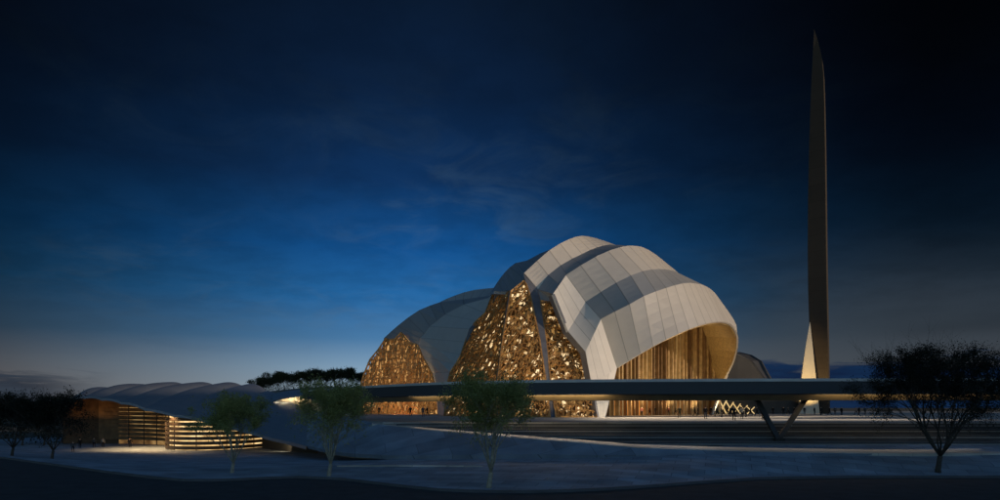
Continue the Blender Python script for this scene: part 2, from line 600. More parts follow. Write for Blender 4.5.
vs = sc.view_settings
sc.display_settings.display_device = 'sRGB'
vs.view_transform = 'Standard'
vs.look = 'None'
vs.exposure = 0
vs.gamma = 1
vs.use_curve_mapping = False

# ------------------------------------------------------------------ ground
gnd = mesh_obj('ground', [(-9000, -300, -6.9), (9000, -300, -6.9), (9000, 12000, -6.9), (-9000, 12000, -6.9)], [(0, 1, 2, 3)], M['earth'])
tag(gnd, kind='structure')

EDGE = [(-160, 452), (-60, 454), (0, 457), (60, 465), (100, 470.5), (150, 476.5), (190, 480), (240, 478.5), (290, 476), (340, 478), (400, 485), (450, 490), (520, 491),
        (580, 489.5), (640, 486), (700, 481.5), (760, 477.5), (850, 476), (1000, 476), (1200, 478)]
edge_w = [G(px, 5.4 * F / (py - HY), -3.7) for px, py in EDGE]
ex, ey = [p.x for p in edge_w], [p.y for p in edge_w]
o_ = np.argsort(ex)
ex, ey = np.array(ex)[o_], np.array(ey)[o_]


def edge_y(x):
    return float(np.interp(x, ex, ey))


# road sheet
mb_v, mb_f = [], []
xs = np.linspace(-110, 110, 111)
for x in xs:
    ye = edge_y(x)
    mb_v += [(x, 4, -3.85), (x, 25, -3.85), (x, ye - 0.02, -3.85)]
for i in range(len(xs) - 1):
    for k in range(2):
        a = i * 3 + k
        mb_f.append((a, a + 3, a + 4, a + 1))
tag(mesh_obj('road', mb_v, mb_f, M['road']), kind='structure')
# kerb
kb = MB()
for i in range(len(xs) - 1):
    p = [Vector((xs[i], edge_y(xs[i]), -4.2)), Vector((xs[i + 1], edge_y(xs[i + 1]), -4.2))]
    q = [v + Vector((0, 0.3, 0)) for v in p]
    kb.hexa([p[0], p[1], q[1], q[0]] + [v + Vector((0, 0, 0.512)) for v in (p[0], p[1], q[1], q[0])])
tag(kb.build('kerb', M['kerb']), kind='structure')

# forecourt: thin-plate surface through surveyed points
cp = [(p.x, p.y + 0.3, -3.70) for p in edge_w]


def gp(px, py, y, dz=0.0):
    v = P(px, py, y)
    cp.append((v.x, v.y, v.z + dz))


gp(489, 486, 47.6)
for px, py in ((1100, 455), (1000, 455), (870, 456), (760, 455.5), (690, 454)): gp(px, py, 62)
gp(640, 456, 62.5); gp(590, 458, 64); gp(500, 459, 66); gp(440, 459, 68); gp(390, 459.5, 70); gp(345, 461, 75); gp(300, 460, 86)
gp(230, 473, 60); gp(325, 475.5, 56); gp(938, 471, 58)
gp(230, 457, 104); gp(150, 458, 108); gp(100, 453, 120); gp(60, 452.5, 124); gp(0, 452, 118); gp(130, 447, 140); gp(60, 447, 142); gp(222, 451, 127); gp(0, 445, 150)
for q in ((-60, 175, -6), (-110, 180, -6), (-35, 140, -6), (-25, 115, -5.5), (-15, 100, -5.2), (20, 100, -5.2), (60, 100, -5), (90, 100, -5)): cp.append(q)
cp = np.array(cp)


def tps_fit(p):
    n = len(p)
    d = np.linalg.norm(p[:, None, :2] - p[None, :, :2], axis=2)
    K = np.where(d > 0, d * d * np.log(np.maximum(d, 1e-9)), 0) + np.eye(n) * 8.0
    Q = np.c_[np.ones(n), p[:, :2]]
    A = np.zeros((n + 3, n + 3))
    A[:n, :n] = K; A[:n, n:] = Q; A[n:, :n] = Q.T
    return np.linalg.solve(A, np.r_[p[:, 2], 0, 0, 0])


W_ = tps_fit(cp)


def fz(x, y):
    d = np.hypot(cp[:, 0] - x, cp[:, 1] - y)
    k = np.where(d > 0, d * d * np.log(np.maximum(d, 1e-9)), 0)
    return float(k @ W_[:-3] + W_[-3] + W_[-2] * x + W_[-1] * y)


fv, ff = [], []
xs = np.linspace(-120, 100, 111)
R_ = 70
for x in xs:
    y0 = edge_y(x) + 0.28
    far = 185 if x < -30 else (185 - (x + 30) * 8 if x < -20 else 105)
    for k in range(R_):
        t = (k / (R_ - 1)) ** 1.6
        y = y0 + (far - y0) * t
        z = fz(x, y)
        s = min(1, (y - y0) / 3.0)
        z = -3.695 * (1 - s) + z * s
        fv.append((x, y, max(z, -6.6)))
for i in range(len(xs) - 1):
    for k in range(R_ - 1):
        a = i * R_ + k
        ff.append((a, a + R_, a + R_ + 1, a + 1))
tag(mesh_obj('forecourt', fv, ff, M['paving'], smooth=True), kind='structure')

# plaza slab
pl = [(-13.2, 81.0), (200, 81.0), (200, 330), (-75, 330), (-75, 215), (-52, 170), (-36, 140), (-27, 112), (-21, 98), (-16, 87)]
n = len(pl)
v = [(x, y, 0) for x, y in pl] + [(x, y, -6.8) for x, y in pl]
f = [tuple(range(n))] + [(i, i + n, (i + 1) % n + n, (i + 1) % n) for i in range(n)]
tag(mesh_obj('plaza', v, f, M['plaza']), kind='structure')

# stairs down from the plaza: treads with pale nosings on the landings
st = MB(); nose = MB()
y, z = 81.0, 0.0
levels = []
for fl_ in range(4):
    for k in range(3):
        levels.append((y, z, 0.6))
        y -= 0.6; z -= 0.165
    levels.append((y, z, 2.0 if fl_ < 3 else 1.0))
    y -= 2.0 if fl_ < 3 else 1.0
st_x0, st_x1 = -13.4, 150
for i, (yy, zz, dp) in enumerate(levels):
    zt = zz - 0.165
    st_x0 = float(np.interp(yy - dp, [62.2, 63.4, 65.5, 68.0, 71.5, 75.0, 79.0, 82.0], [26, 12.6, 8.5, 4.3, -1.0, -6.3, -10.5, -13.0]))
    st.box(st_x0, st_x1, yy - dp + 0.002 * i, yy, -5.5, zt)
    if dp >= 1 or i % 4 == 1:
        nose.box(st_x0, st_x1, yy - dp - 0.03, yy - dp + 0.30, zt - (0.12 if dp >= 1 else 0.05), zt + 0.006)
Y_ST, Z_ST = y, z - 0.165
tag(st.build('stairs', M['stairs']), kind='structure')
no = nose.build('stair_nosing', M['nosing'])
tag(no, kind='structure')
lip = MB(); lip.box(-13.2, 200, 80.95, 81.25, -0.12, 0.008)
tag(lip.build('plaza_edge', M['plaza']), kind='structure')

# ramp / promenade at the foot of the stairs, rising left to the plaza; sunlight put into its pale colour
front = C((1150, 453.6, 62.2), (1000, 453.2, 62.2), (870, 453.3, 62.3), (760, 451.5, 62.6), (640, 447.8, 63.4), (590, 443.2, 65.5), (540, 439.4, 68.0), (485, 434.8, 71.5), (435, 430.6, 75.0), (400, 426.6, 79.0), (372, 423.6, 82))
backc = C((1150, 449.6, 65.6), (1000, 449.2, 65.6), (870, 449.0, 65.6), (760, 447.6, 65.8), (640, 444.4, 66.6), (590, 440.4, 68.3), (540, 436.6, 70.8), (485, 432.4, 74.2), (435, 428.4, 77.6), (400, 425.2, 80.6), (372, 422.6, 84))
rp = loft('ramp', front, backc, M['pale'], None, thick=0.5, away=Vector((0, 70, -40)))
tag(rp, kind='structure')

# sloped paved bank below ramp and plaza (folds down to the forecourt, its lip overhangs)
top = C((872, 453.7, 62.25), (760, 452.0, 62.5), (640, 448.2, 63.3), (590, 443.6, 65.4), (540, 439.8, 67.9), (485, 435.2, 71.4), (435, 431.0, 74.9), (400, 427, 78.9), (378, 424, 81.5), (350, 417.5, 92), (330, 413.5, 104), (308, 409.5, 122))
bot = C((800, 455.2, 62.0), (720, 455.0, 62.0), (650, 454.6, 62.1), (600, 455.2, 63.2), (545, 454.4, 64.8), (490, 454.6, 66.2), (440, 455.2, 67.6), (405, 455.4, 69), (385, 455.2, 70.5), (350, 453.2, 74.5), (330, 450.8, 79), (306, 445.5, 92))
bk = loft('paved_bank', top, bot, M['bank'], None, thick=0.5, sub=3, away=Vector((0, 95, -30)))
tag(bk, kind='structure')
# thin pale kerb strip across the forecourt
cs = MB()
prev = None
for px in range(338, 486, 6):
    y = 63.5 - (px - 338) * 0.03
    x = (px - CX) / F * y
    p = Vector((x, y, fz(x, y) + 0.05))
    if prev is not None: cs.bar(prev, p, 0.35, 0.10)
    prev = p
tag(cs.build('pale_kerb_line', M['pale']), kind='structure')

# hill at back left
hv, hf = [], []
nx, ny = 60, 40
for i in range(nx):
    for k in range(ny):
        x = -150 + 130 * i / (nx - 1)
        y = 178 + 160 * k / (ny - 1)
        rise = 1 / (1 + math.exp(-(x + 88) / 6.0))
        up = 1 / (1 + math.exp(-(y - 196) / 7.0))
        z = -7.2 + 15.6 * rise * up * (1 - 0.12 * (1 / (1 + math.exp(-(x + 40) / 6)))) + 0.8 * noise.noise(Vector((x * .05, y * .05, 0)))
        hv.append((x, y, z))
for i in range(nx - 1):
    for k in range(ny - 1):
        a = i * ny + k
        hf.append((a, a + ny, a + ny + 1, a + 1))
tag(mesh_obj('hill', hv, hf, M['hill'], smooth=True), kind='structure')


def hill_z(x, y):
    rise = 1 / (1 + math.exp(-(x + 88) / 6.0))
    up = 1 / (1 + math.exp(-(y - 196) / 7.0))
    return -7.2 + 15.6 * rise * up * (1 - 0.12 * (1 / (1 + math.exp(-(x + 40) / 6)))) + 0.8 * noise.noise(Vector((x * .05, y * .05, 0)))


# added unseen ridge on the sun's side, shaped to shade forecourt, bridge and pavilion
rv_, rf_ = [], []
u1, u2 = Vector((SUN_AZ.x, SUN_AZ.y, 0)), Vector((-SUN_AZ.y, SUN_AZ.x, 0))
np_, ns_ = 90, 13
for i in range(np_):
    p = -260 + 560 * i / (np_ - 1)
    e = 1 / (1 + math.exp((p - 99) / 1.6))
    hgt = 26.7 + 8.8 * e + 0.5 * noise.noise(Vector((p * .08, 3, 0)))
    hgt *= min(1, (p + 260) / 60, (300 - p) / 50)
    for k in range(ns_):
        q = -1 + 2 * k / (ns_ - 1)
        b = u1 * (150 + q * 40) + u2 * p
        rv_.append((b.x, b.y, -7.2 + (hgt + 7.2) * math.cos(q * math.pi / 2) ** 1.3))
for i in range(np_ - 1):
    for k in range(ns_ - 1):
        a = i * ns_ + k
        rf_.append((a, a + ns_, a + ns_ + 1, a + 1))
tag(mesh_obj('hill', rv_, rf_, M['hill'], smooth=True), kind='structure')  # out-of-view blocker added for its shadow

# ------------------------------------------------------------------ great hall (vaulted building)
hall = empty('vaulted_hall', (18, 160, 0), 'huge ribbed vaulted hall with cream panelled shell bands and glowing golden lattice screens', 'building')

c0 = C((617, 368, 127), (640, 354, 124.6), (665, 340, 123.4), (690, 328.5, 124.8), (708, 323, 128.2), (722, 321.5, 133.5), (732, 325, 141), (738, 336, 150), (737.5, 350, 157), (733, 365, 162), (726, 379, 166))
c0.append(G(712, 171))
c1 = C((601, 319, 129), (616, 311, 127.4), (630, 304, 126.4), (642, 297, 126.2), (661, 289.6, 128.2), (684, 283.2, 133.5), (696, 283.5, 138.5), (705.6, 286, 143.5), (714, 292, 149.5), (723, 304, 156), (732, 317, 163), (737, 328, 168), (735, 350, 174), (728, 375, 176))
c1.append(G(716, 180))
c2 = C((585.6, 302, 134.5), (607, 288, 133.4), (626, 277.6, 133.6), (643, 271, 135.8), (660, 269, 141), (672, 270.5, 148.5), (679, 273.5, 156), (690, 285, 168), (708, 310, 181), (722, 345, 190))
c2.append(G(722, 195))
c3 = C((566, 275, 139), (583, 264, 139), (602, 253.6, 140), (619, 247.4, 142.5), (631, 245.6, 145.5), (643, 247.3, 149.5), (655, 254, 155), (667, 263.5, 162), (678, 273, 170), (700, 300, 184), (716, 345, 195))
c3.append(G(722, 200))
c4 = C((538, 289.5, 141), (542, 282, 141.4), (547, 276, 142), (564, 263, 144.5), (581, 254.5, 148.5), (595, 248, 154), (614, 244.8, 164), (640, 258, 181), (672, 285, 196), (704, 340, 206))
c4.append(G(716, 212))
c5 = C((524, 273, 143), (537, 261, 144.6), (549, 250.5, 146.6), (563, 242, 150.2), (575, 237, 155), (583, 235.8, 160), (595, 238, 168), (614, 245, 181), (640, 264, 197), (668, 295, 208), (694, 345, 216))
c5.append(G(704, 222))
c3x = [P(553, 294, 134.4)] + c3

loft('front_shell_band', c1, c0, M['roof'], hall, n=30, sub=5, thick=0.35)
loft('recessed_shell_band', c2, c1, M['roof_grey'], hall, n=30, sub=5, thick=0.7, u0=40)
loft('middle_shell_band', c3, c2, M['roof'], hall, n=30, sub=5, thick=0.7, u0=80)
loft('recessed_shell_band', c4, c3x, M['roof_slate'], hall, n=30, sub=5, thick=0.6, u0=120)
loft('upper_shell_band', c5, c4, M['roof'], hall, n=30, sub=5, thick=0.7, u0=160)
# rear shells behind the top band, on the left
kf = [P(494, 291, 148), P(503, 291.5, 147), P(510, 291.5, 146), P(517, 286, 144.6), P(524, 279, 143.6), c5[0] + Vector((.3, .6, 0)), c5[1] + Vector((.3, .8, -.2)), c5[2] + Vector((.3, .8, -.2)), c5[3] + Vector((.3, .8, -.3)), c5[5] + Vector((.3, .8, -.3)), c5[7] + Vector((0, 1, -.4)), c5[9] + Vector((0, 1, -.4)), c5[11]]
kb_ = C((491, 292, 155), (497.5, 282, 158), (501, 277, 160), (505.5, 271.5, 163), (510, 267, 166), (515.5, 263, 169), (527, 260.5, 174), (540, 253.5, 180), (562, 244.5, 188), (590, 243, 200), (625, 258, 212), (672, 320, 226)) + [G(690, 235)]
loft('rear_shell_band', kf, kb_, M['roof_slate'], hall, thick=0.6, u0=200, sub=1)
# close the back of the hall
bk_g = [G(470, 190), G(474, 194), G(480, 198), G(490, 205), G(500, 212), G(515, 220), G(530, 226), G(550, 232), G(580, 238), G(610, 240), G(640, 242), G(670, 240), G(690, 238)]
loft('rear_wall', kb_, bk_g, M['roof_slate'], hall, thick=0.5, u0=230)

# folded white leg at the left end of the bands
def facet(name, pts, mat, nseam, thick=0.5, away=Vector((8, 165, 4))):
    """four-corner clad panel a-b / d-c, seams running a->d"""
    a, b, c, d = pts
    A = [a.lerp(b, i / nseam) for i in range(nseam + 1)]
    D = [d.lerp(c, i / nseam) for i in range(nseam + 1)]
    return loft(name, A, D, mat, hall, thick=thick, away=away, sub=10)


A1, A2, A3, A4 = P(566, 275, 139), P(585.6, 302, 134.5), P(568, 331.5, 130.8), P(553, 294, 134)
facet('leg_facet', (A4, A1, A2, A3), M['leg'], 3)
B3, B4 = P(601, 319, 129), P(585.5, 352, 126.8)
facet('leg_facet', (A3, A2, B3, B4), M['leg'], 3)
Cc, Cd = P(617, 368, 127), P(591.5, 384, 124.4)
facet('leg_facet', (B4, B3, Cc, Cd), M['leg'], 4)
De, Df = G(605.5, 123.6), G(597.5, 121.8)
facet('leg_facet', (Cd, Cc, De, Df), M['leg'], 3)
# dark return edge of the leg (thickness seen from the left)
edge1 = [A4, A3, B4, Cd, Df]
edge2 = [p + Vector((-0.75, 2.2, -0.15)) for p in edge1]
loft('leg_edge', edge1, edge2, M['rib'], hall, thick=0.35, away=Vector((20, 140, 0)))

# ribs between the golden screens
rl = C((523.5, 274, 142.6), (526, 283, 141.8), (531, 298, 139.4), (535, 318, 136.4), (540, 342, 132.2), (546, 383, 126.6)) + [G(550, 122.5)]
rr = C((538, 289.6, 140.8), (538.8, 294, 140.4), (540.5, 301, 139.2), (543.2, 318, 136.2), (546.2, 342, 132.0), (551, 383, 126.4)) + [G(556.5, 122.3)]
loft('screen_rib', rl, rr, M['rib'], hall, thick=0.9)
rl2 = C((509, 291.2, 145.4), (506, 310, 141.8), (502.5, 335, 137.4), (499.5, 358, 133.8), (496, 383, 129.9)) + [G(494, 126.2)]
rr2 = C((511, 291.2, 145.3), (507.6, 310, 141.7), (503.8, 335, 137.3), (500.6, 358, 133.7), (497.2, 383, 129.8)) + [G(495.4, 126.1)]
loft('screen_rib', rl2, rr2, M['rib'], hall, thick=0.6)

# left wing shells
w0 = C((440, 302, 184), (446, 299, 186), (465, 292, 190), (480, 289, 191), (494, 288, 190), (506, 285, 184))
w1b = C((440, 302.6, 181), (446, 301.6, 179), (465, 299.3, 172), (480, 297.6, 166), (492, 296, 161), (502, 291, 158))
loft('wing_shell_band', w0, w1b, M['roof'], hall, n=8, away=Vector((-10, 190, 0)), u0=260)
w1 = C((384, 338, 192), (391, 331.5, 190), (397.6, 325.8, 188), (408, 317.5, 185), (419, 310.2, 183), (430, 305.5, 182), (440, 302.2, 181), (463, 299.4, 172), (492, 295.6, 160))
w2 = C((418.5, 345, 177), (419, 341, 176.5), (420.5, 338, 176), (424, 333.5, 175), (430, 326.5, 174), (437, 320.5, 172), (445, 314.5, 170), (464, 304.5, 164), (492, 297, 157))
loft('wing_shell_band', w1, w2, M['roof_slate'], hall, away=Vector((0, 190, 0)), u0=290)
lc = C((492, 297, 157), (464, 304.5, 164), (445, 314.5, 170), (430, 326.5, 174), (420.5, 338, 176), (418.5, 345, 177), (423.5, 357, 174.5), (432.5, 373, 171.5), (435, 384, 170)) + [G(438, 166)]
rc = C((493.5, 292, 154), (485, 313, 153), (476, 321, 152), (469, 329, 151.5), (465, 342, 151), (460.5, 355, 150.5), (455.5, 364, 150.2), (450, 372, 150), (446.5, 383, 149.5)) + [G(443.5, 147)]
loft('wing_shell_band', lc, rc, M['wing_pale'], hall, away=Vector((0, 185, 0)), u0=320, sub=2)
# rim of the wing shell beside the main screen
rc2 = [p + Vector((0.9, -1.0, 0.0)) for p in rc]
loft('wing_rim', rc, rc2, M['rib'], hall, thick=0.4, away=Vector((-20, 160, 0)))
# back of wing
wb = [P(384, 338, 192.5), P(397.6, 326.4, 189), P(419, 311, 186), P(440, 302.8, 187), P(465, 293, 191), P(494, 289, 191)]
wg = [G(372, 200), G(380, 222), G(395, 236), G(415, 245), G(440, 250), G(475, 250)]
loft('rear_wall', wb, wg, M['roof_slate'], hall, thick=0.5, away=Vector((-10, 205, 0)))


# golden screens ------------------------------------------------------------
def inside(pt, poly):
    x, y = pt
    c = False
    j = len(poly) - 1
    for i in range(len(poly)):
        xi, yi = poly[i]; xj, yj = poly[j]
        if (yi > y) != (yj > y) and x < (xj - xi) * (y - yi) / (yj - yi) + xi: c = not c
        j = i
    return c


def screen(label, pix, ground_px, plane, glow, a=0.50, b=1.15, wbar=0.125, seed=1, back=0.8):
    """honeycomb-like bronze lattice standing in a tilted plane, lit glazing behind it"""
    rnd = random.Random(seed)
    p0, p1, p2 = plane
    nrm = (p1 - p0).cross(p2 - p0).normalized()
    if nrm.y > 0: nrm = -nrm
    pts = [ray_plane(px, py, p0, nrm) for px, py in pix]
    # foot of the plane on the ground
    for px in ground_px:
        d = Vector(((px - CX) / F, 1, 0))
        t = ((p0 - Vector((0, 0, 0.0))).dot(nrm)) / (d.dot(nrm))
        g = d * t
        pts.append(g)
    vdir = Vector((0, 0, 1)) - nrm * nrm.z
    vdir.normalize()
    udir = vdir.cross(nrm).normalized()
    if udir.x < 0: udir = -udir
    poly = [((p - p0).dot(udir), (p - p0).dot(vdir)) for p in pts]
    us = [q[0] for q in poly]; vs_ = [q[1] for q in poly]
    cell = {}

    def vert(i, j):
        if (i, j) not in cell:
            u = min(us) + i * a + rnd.uniform(-.45, .45) * a
            v = min(vs_) + j * b + ((i + j) % 2) * b * 0.5 + rnd.uniform(-.34, .34) * b
            cell[(i, j)] = (u, v, rnd.uniform(-.18, .18))
        return cell[(i, j)]

    def W3(q):
        return p0 + udir * q[0] + vdir * q[1] + nrm * q[2]

    mb = MB()
    ni, nj = int((max(us) - min(us)) / a) + 2, int((max(vs_) - min(vs_)) / b) + 2
    for i in range(ni):
        for j in range(nj):
            va = vert(i, j)
            ina = inside(va[:2], poly)
            nb = [vert(i + 1, j)]
            if (i + j) % 2 == 0: nb.append(vert(i, j + 1))
            if (i * 7 + j * 3) % 5 < 1: nb.append(vert(i + 1, j + 1))
            for vb in nb:
                inb = inside(vb[:2], poly)
                if (ina or inb) and rnd.random() < 0.97:
                    qa, qb = (va, vb) if ina else (vb, va)
                    if ina != inb:
                        lo, hi = 0.0, 1.0
                        for _ in range(7):
                            m_ = (lo + hi) / 2
                            if inside((qa[0] + (qb[0] - qa[0]) * m_, qa[1] + (qb[1] - qa[1]) * m_), poly): lo = m_
                            else: hi = m_
                        qb = tuple(qa[k] + (qb[k] - qa[k]) * lo for k in range(3))
                    mb.bar(W3(qa), W3(qb), wbar * rnd.uniform(0.55, 1.5), rnd.uniform(0.12, 0.3), up=nrm)
            if ina and rnd.random() < 0.09:      # small solid facets closing some cells
                q = [W3((va[0] + du, va[1] + dv, va[2] + rnd.uniform(-.3, .3))) for du, dv in ((0, 0), (a * .8, 0.1), (a * .9, b * .6), (0, b * .7))]
                mb.hexa(q + [k + nrm * 0.06 for k in q])
    # border
    n_ = len(pts)
    for i in range(n_):
        mb.bar(pts[i], pts[(i + 1) % n_], 0.25, 0.35)
    o = mb.build('lattice_screen', M['gold'], hall)
    if label: o['label'] = label
    gp_ = [p - nrm * back for p in pts]
    g = mesh_obj('glazing', gp_, [tuple(range(n_))], glow, o)
    g.location = (0, 0, 0)
    g.data.update()
    return o


pA = (P(447, 383, 148), P(497, 383, 130.4), P(510, 291, 145.8))
screen('bronze lattice screen left of the ribs', [(447.5, 383), (450.5, 372), (456, 364), (461, 355), (465.5, 342), (469.5, 329), (476.5, 321), (485.5, 313), (494, 291.5), (510, 291.5), (506, 312), (502.5, 335), (499.5, 358), (496.5, 383)], [494.5, 444.5], pA, M['glow_screen'], seed=3)
pB = (P(497, 383, 129.8), P(546, 383, 126.7), P(524, 281, 142.4))
screen('bronze lattice screen in the middle', [(497.5, 383), (500.5, 358), (503.5, 335), (507.5, 312), (511, 291.5), (524, 281), (526.5, 285), (531, 299), (535, 318), (540, 342), (546, 383)], [550, 495.5], pB, M['glow_screen'], seed=4)
pC = (P(551, 383, 126.4), P(590, 383, 126.8), P(545, 301, 139.2))
screen('bronze lattice screen beside the white leg', [(551, 383), (546.2, 342), (543.2, 318), (540.6, 301), (554.5, 300), (561, 317), (568, 332.5), (577, 343), (585.3, 353), (588.5, 368), (591, 384)], [597, 556], pC, M['glow_screen'], seed=5)
pD = (P(360, 386, 188), P(433, 384, 173), P(401, 333, 181.5))
screen('amber lattice screen on the left wing', [(360.4, 386), (364, 374), (370, 359.6), (378, 350), (385.6, 338.5), (390, 340), (395, 339), (401, 332.5), (405, 338), (409.6, 343), (414, 344), (418, 344.5), (423, 357), (432, 373), (434, 384)], [438, 356], pD, M['glow_left'], a=0.48, b=1.25, wbar=0.15, seed=6)
# dark head wall above the screens
mb = MB()
hd = [P(494, 291, 148.5), P(511, 291, 147), P(525, 280, 145), P(539, 289, 142.5), P(554, 300, 139.5)]
mb2 = [p + Vector((0, 3, -4)) for p in hd]
for i in range(len(hd) - 1): mb.quad(hd[i], hd[i + 1], mb2[i + 1], mb2[i])
mb.build('head_wall', M['rib'], hall)
cap = [(P(538, 290, 141.0), P(541, 301, 139.3), P(554.5, 301, 138.0), P(553, 293.5, 137.2))]
mb = MB()
for q in cap:
    mb.hexa(list(q) + [k + Vector((0, .4, .15)) for k in q])
mb.build('head_panel', M['roof_slate'], hall)

# front hall: soffit, glazing and fins -------------------------------------
inner = C((622, 360, 150), (643, 345, 152), (663, 332, 156), (680, 321.5, 160), (690, 318, 164), (697, 318.5, 168), (702, 326, 170), (706, 337, 172), (709, 349, 173), (713, 363, 174), (717.5, 379, 175)) + [G(714, 177)]
rim = [p + Vector((-0.15, 0.75, -0.25)) for p in c0]
loft('soffit', rim, inner, M['soffit'], hall, thick=0.3, sub=6, away=Vector((40, 160, 40)))
fa, fb = G(606.5, 147), G(718, 177)


def fin_top(px):
    pts = [(606, 372), (622, 358), (643, 343), (663, 330), (680, 319.5), (690, 316), (697, 316.5), (703, 327), (707, 340), (712, 358), (718, 380)]
    return float(np.interp(px, [q[0] for q in pts], [q[1] for q in pts]))


NB = 31
wf = (fb - fa).normalized()
nf = Vector((wf.y, -wf.x, 0))
rnd = random.Random(11)
# lit glazing behind the fins, one pane per bay
gl, doors = [], []
ts = [0.0]
for i in range(NB): ts.append(ts[-1] + rnd.uniform(0.85, 1.15))
ts = [t / ts[-1] for t in ts]


def px_of(v):
    return CX + F * v.x / v.y


def ztop(v):
    return EYE - (fin_top(px_of(v)) - HY) / F * v.y


for i in range(NB):
    a_, b_ = fa.lerp(fb, ts[i]), fa.lerp(fb, ts[i + 1])
    a2, b2 = a_ - nf * 0.9, b_ - nf * 0.9
    gz = MB()
    gz.quad(Vector((a2.x, a2.y, 5.2)), Vector((b2.x, b2.y, 5.2)), Vector((b2.x, b2.y, ztop(b_))), Vector((a2.x, a2.y, ztop(a_))))
    gz.build('window_pane', M['glow_hall'], hall)
    dz = MB()
    dz.quad(Vector((a2.x, a2.y, 0)), Vector((b2.x, b2.y, 0)), Vector((b2.x, b2.y, 5.2)), Vector((a2.x, a2.y, 5.2)))
    dz.build('door', M['glow_door'] if i in (2, 3, 5, 6, 8, 9, 13, 17) else M['glow_hall'], hall)
for i in range(NB + 1):
    p = fa.lerp(fb, ts[i])
    z1 = ztop(p)
    wdt, dpt = rnd.choice((0.22, 0.28, 0.36)), rnd.uniform(0.6, 1.1)
    mb = MB()
    u, q = wf * wdt / 2, nf * dpt
    b8 = [p - u, p + u, p + u + q, p - u + q]
    mb.hexa([Vector((k.x, k.y, 0)) for k in b8] + [Vector((k.x, k.y, z1)) for k in b8])
    mb.build('timber_fin', M['fin_dark'] if rnd.random() < .22 else M['fin'], hall)
mb = MB()
mb.hexa([fa - nf * .7 + Vector((0, 0, 5.0)), fb - nf * .7 + Vector((0, 0, 5.0)), fb - nf * .4 + Vector((0, 0, 5.0)), fa - nf * .4 + Vector((0, 0, 5.0)),
         fa - nf * .7 + Vector((0, 0, 5.4)), fb - nf * .7 + Vector((0, 0, 5.4)), fb - nf * .4 + Vector((0, 0, 5.4)), fa - nf * .4 + Vector((0, 0, 5.4))])
mb.build('transom', M['fin_dark'], hall)

# pierced timber panels between some fins (dotted strips in the photo)
for i in (1, 4, 7, 11, 14):
    a_, b_ = fa.lerp(fb, ts[i]), fa.lerp(fb, ts[i + 1])
    mb = MB()
    wd = (b_ - a_).length
    zt = min(ztop(a_), ztop(b_)) - 0.2
    r_ = random.Random(i)
    z = 5.6
    while z < zt:
        h = r_.uniform(0.12, 0.3)
        x0, x1 = 0.05, 0.95
        p, q = a_.lerp(b_, x0), a_.lerp(b_, x1)
        mb.hexa([Vector((k.x, k.y, z)) for k in (p, q, q + nf * .2, p + nf * .2)] + [Vector((k.x, k.y, z + h)) for k in (p, q, q + nf * .2, p + nf * .2)])
        z += h + r_.uniform(0.08, 0.25)
    for t0 in (0.05, 0.3, 0.55, 0.85):
        p, q = a_.lerp(b_, t0), a_.lerp(b_, t0 + 0.1)
        mb.hexa([Vector((k.x, k.y, 5.5)) for k in (p, q, q + nf * .19, p + nf * .19)] + [Vector((k.x, k.y, zt)) for k in (p, q, q + nf * .19, p + nf * .19)])
    mb.build('pierced_panel', M['fin'], hall)

# ------------------------------------------------------------------ annex behind right
annex = empty('annex', G(765, 195), 'low faceted grey annex shell just right of the big vaulted hall', 'building')
af = C((726, 352, 188), (738, 354, 188.5), (752, 360, 190), (765, 378, 192), (776, 390, 193.5), (800, 401, 196))
ab = C((740, 352, 210), (752, 355, 210), (762, 361, 211), (772, 379, 212), (782, 391, 214), (806, 402, 216))
loft('roof', af, ab, M['annex_roof'], annex, thick=0.4, away=Vector((60, 200, -10)))
ag = [G(726, 188.3), G(738, 188.8), G(752, 190.3), G(765, 192.3), G(776, 193.8), G(800, 196.3)]
loft('wall', [p + Vector((0, .3, -.1)) for p in af], ag, M['wallbrown'], annex, thick=0.4, away=Vector((60, 210, 0)))
loft('wall', [af[-1], ab[-1]], [G(800, 196.3), G(806, 216)], M['wallbrown'], annex, thick=0.4, away=Vector((60, 200, 0)))

# glowing diamond lattice portal
port = empty('entrance_portal', G(738, 184), 'glowing cream entrance portal of crossed diamond bars under the bridge', 'portal')
mb = MB()
ya = 183.0
x0, x1 = G(719.5, ya).x, G(758, ya).x
nd = 4
wd = (x1 - x0) / 5.5
for i in range(5):
    xa = x0 + i * wd
    for s in (0, 1):
        hh = 3.5 - 0.42 * i
        lo, hi = Vector((xa, ya + 0.05 * s, 0.1)), Vector((xa + wd, ya + 0.05 * s, hh))
        if s: lo, hi = Vector((xa + wd, ya + .05, 0.1)), Vector((xa, ya + .05, hh))
        mb.bar(lo, hi, 0.28 - 0.03 * i, 0.25, up=Vector((0, 1, 0)))
mb.build('diamond_lattice', M['glow_lattice'], port)
mb = MB(); mb.box(x0 - .3, x0 + 5.3 * wd, ya + .8, ya + 1.2, 0, 4.2)
mb.build('back_wall', M['wallbrown'], port)

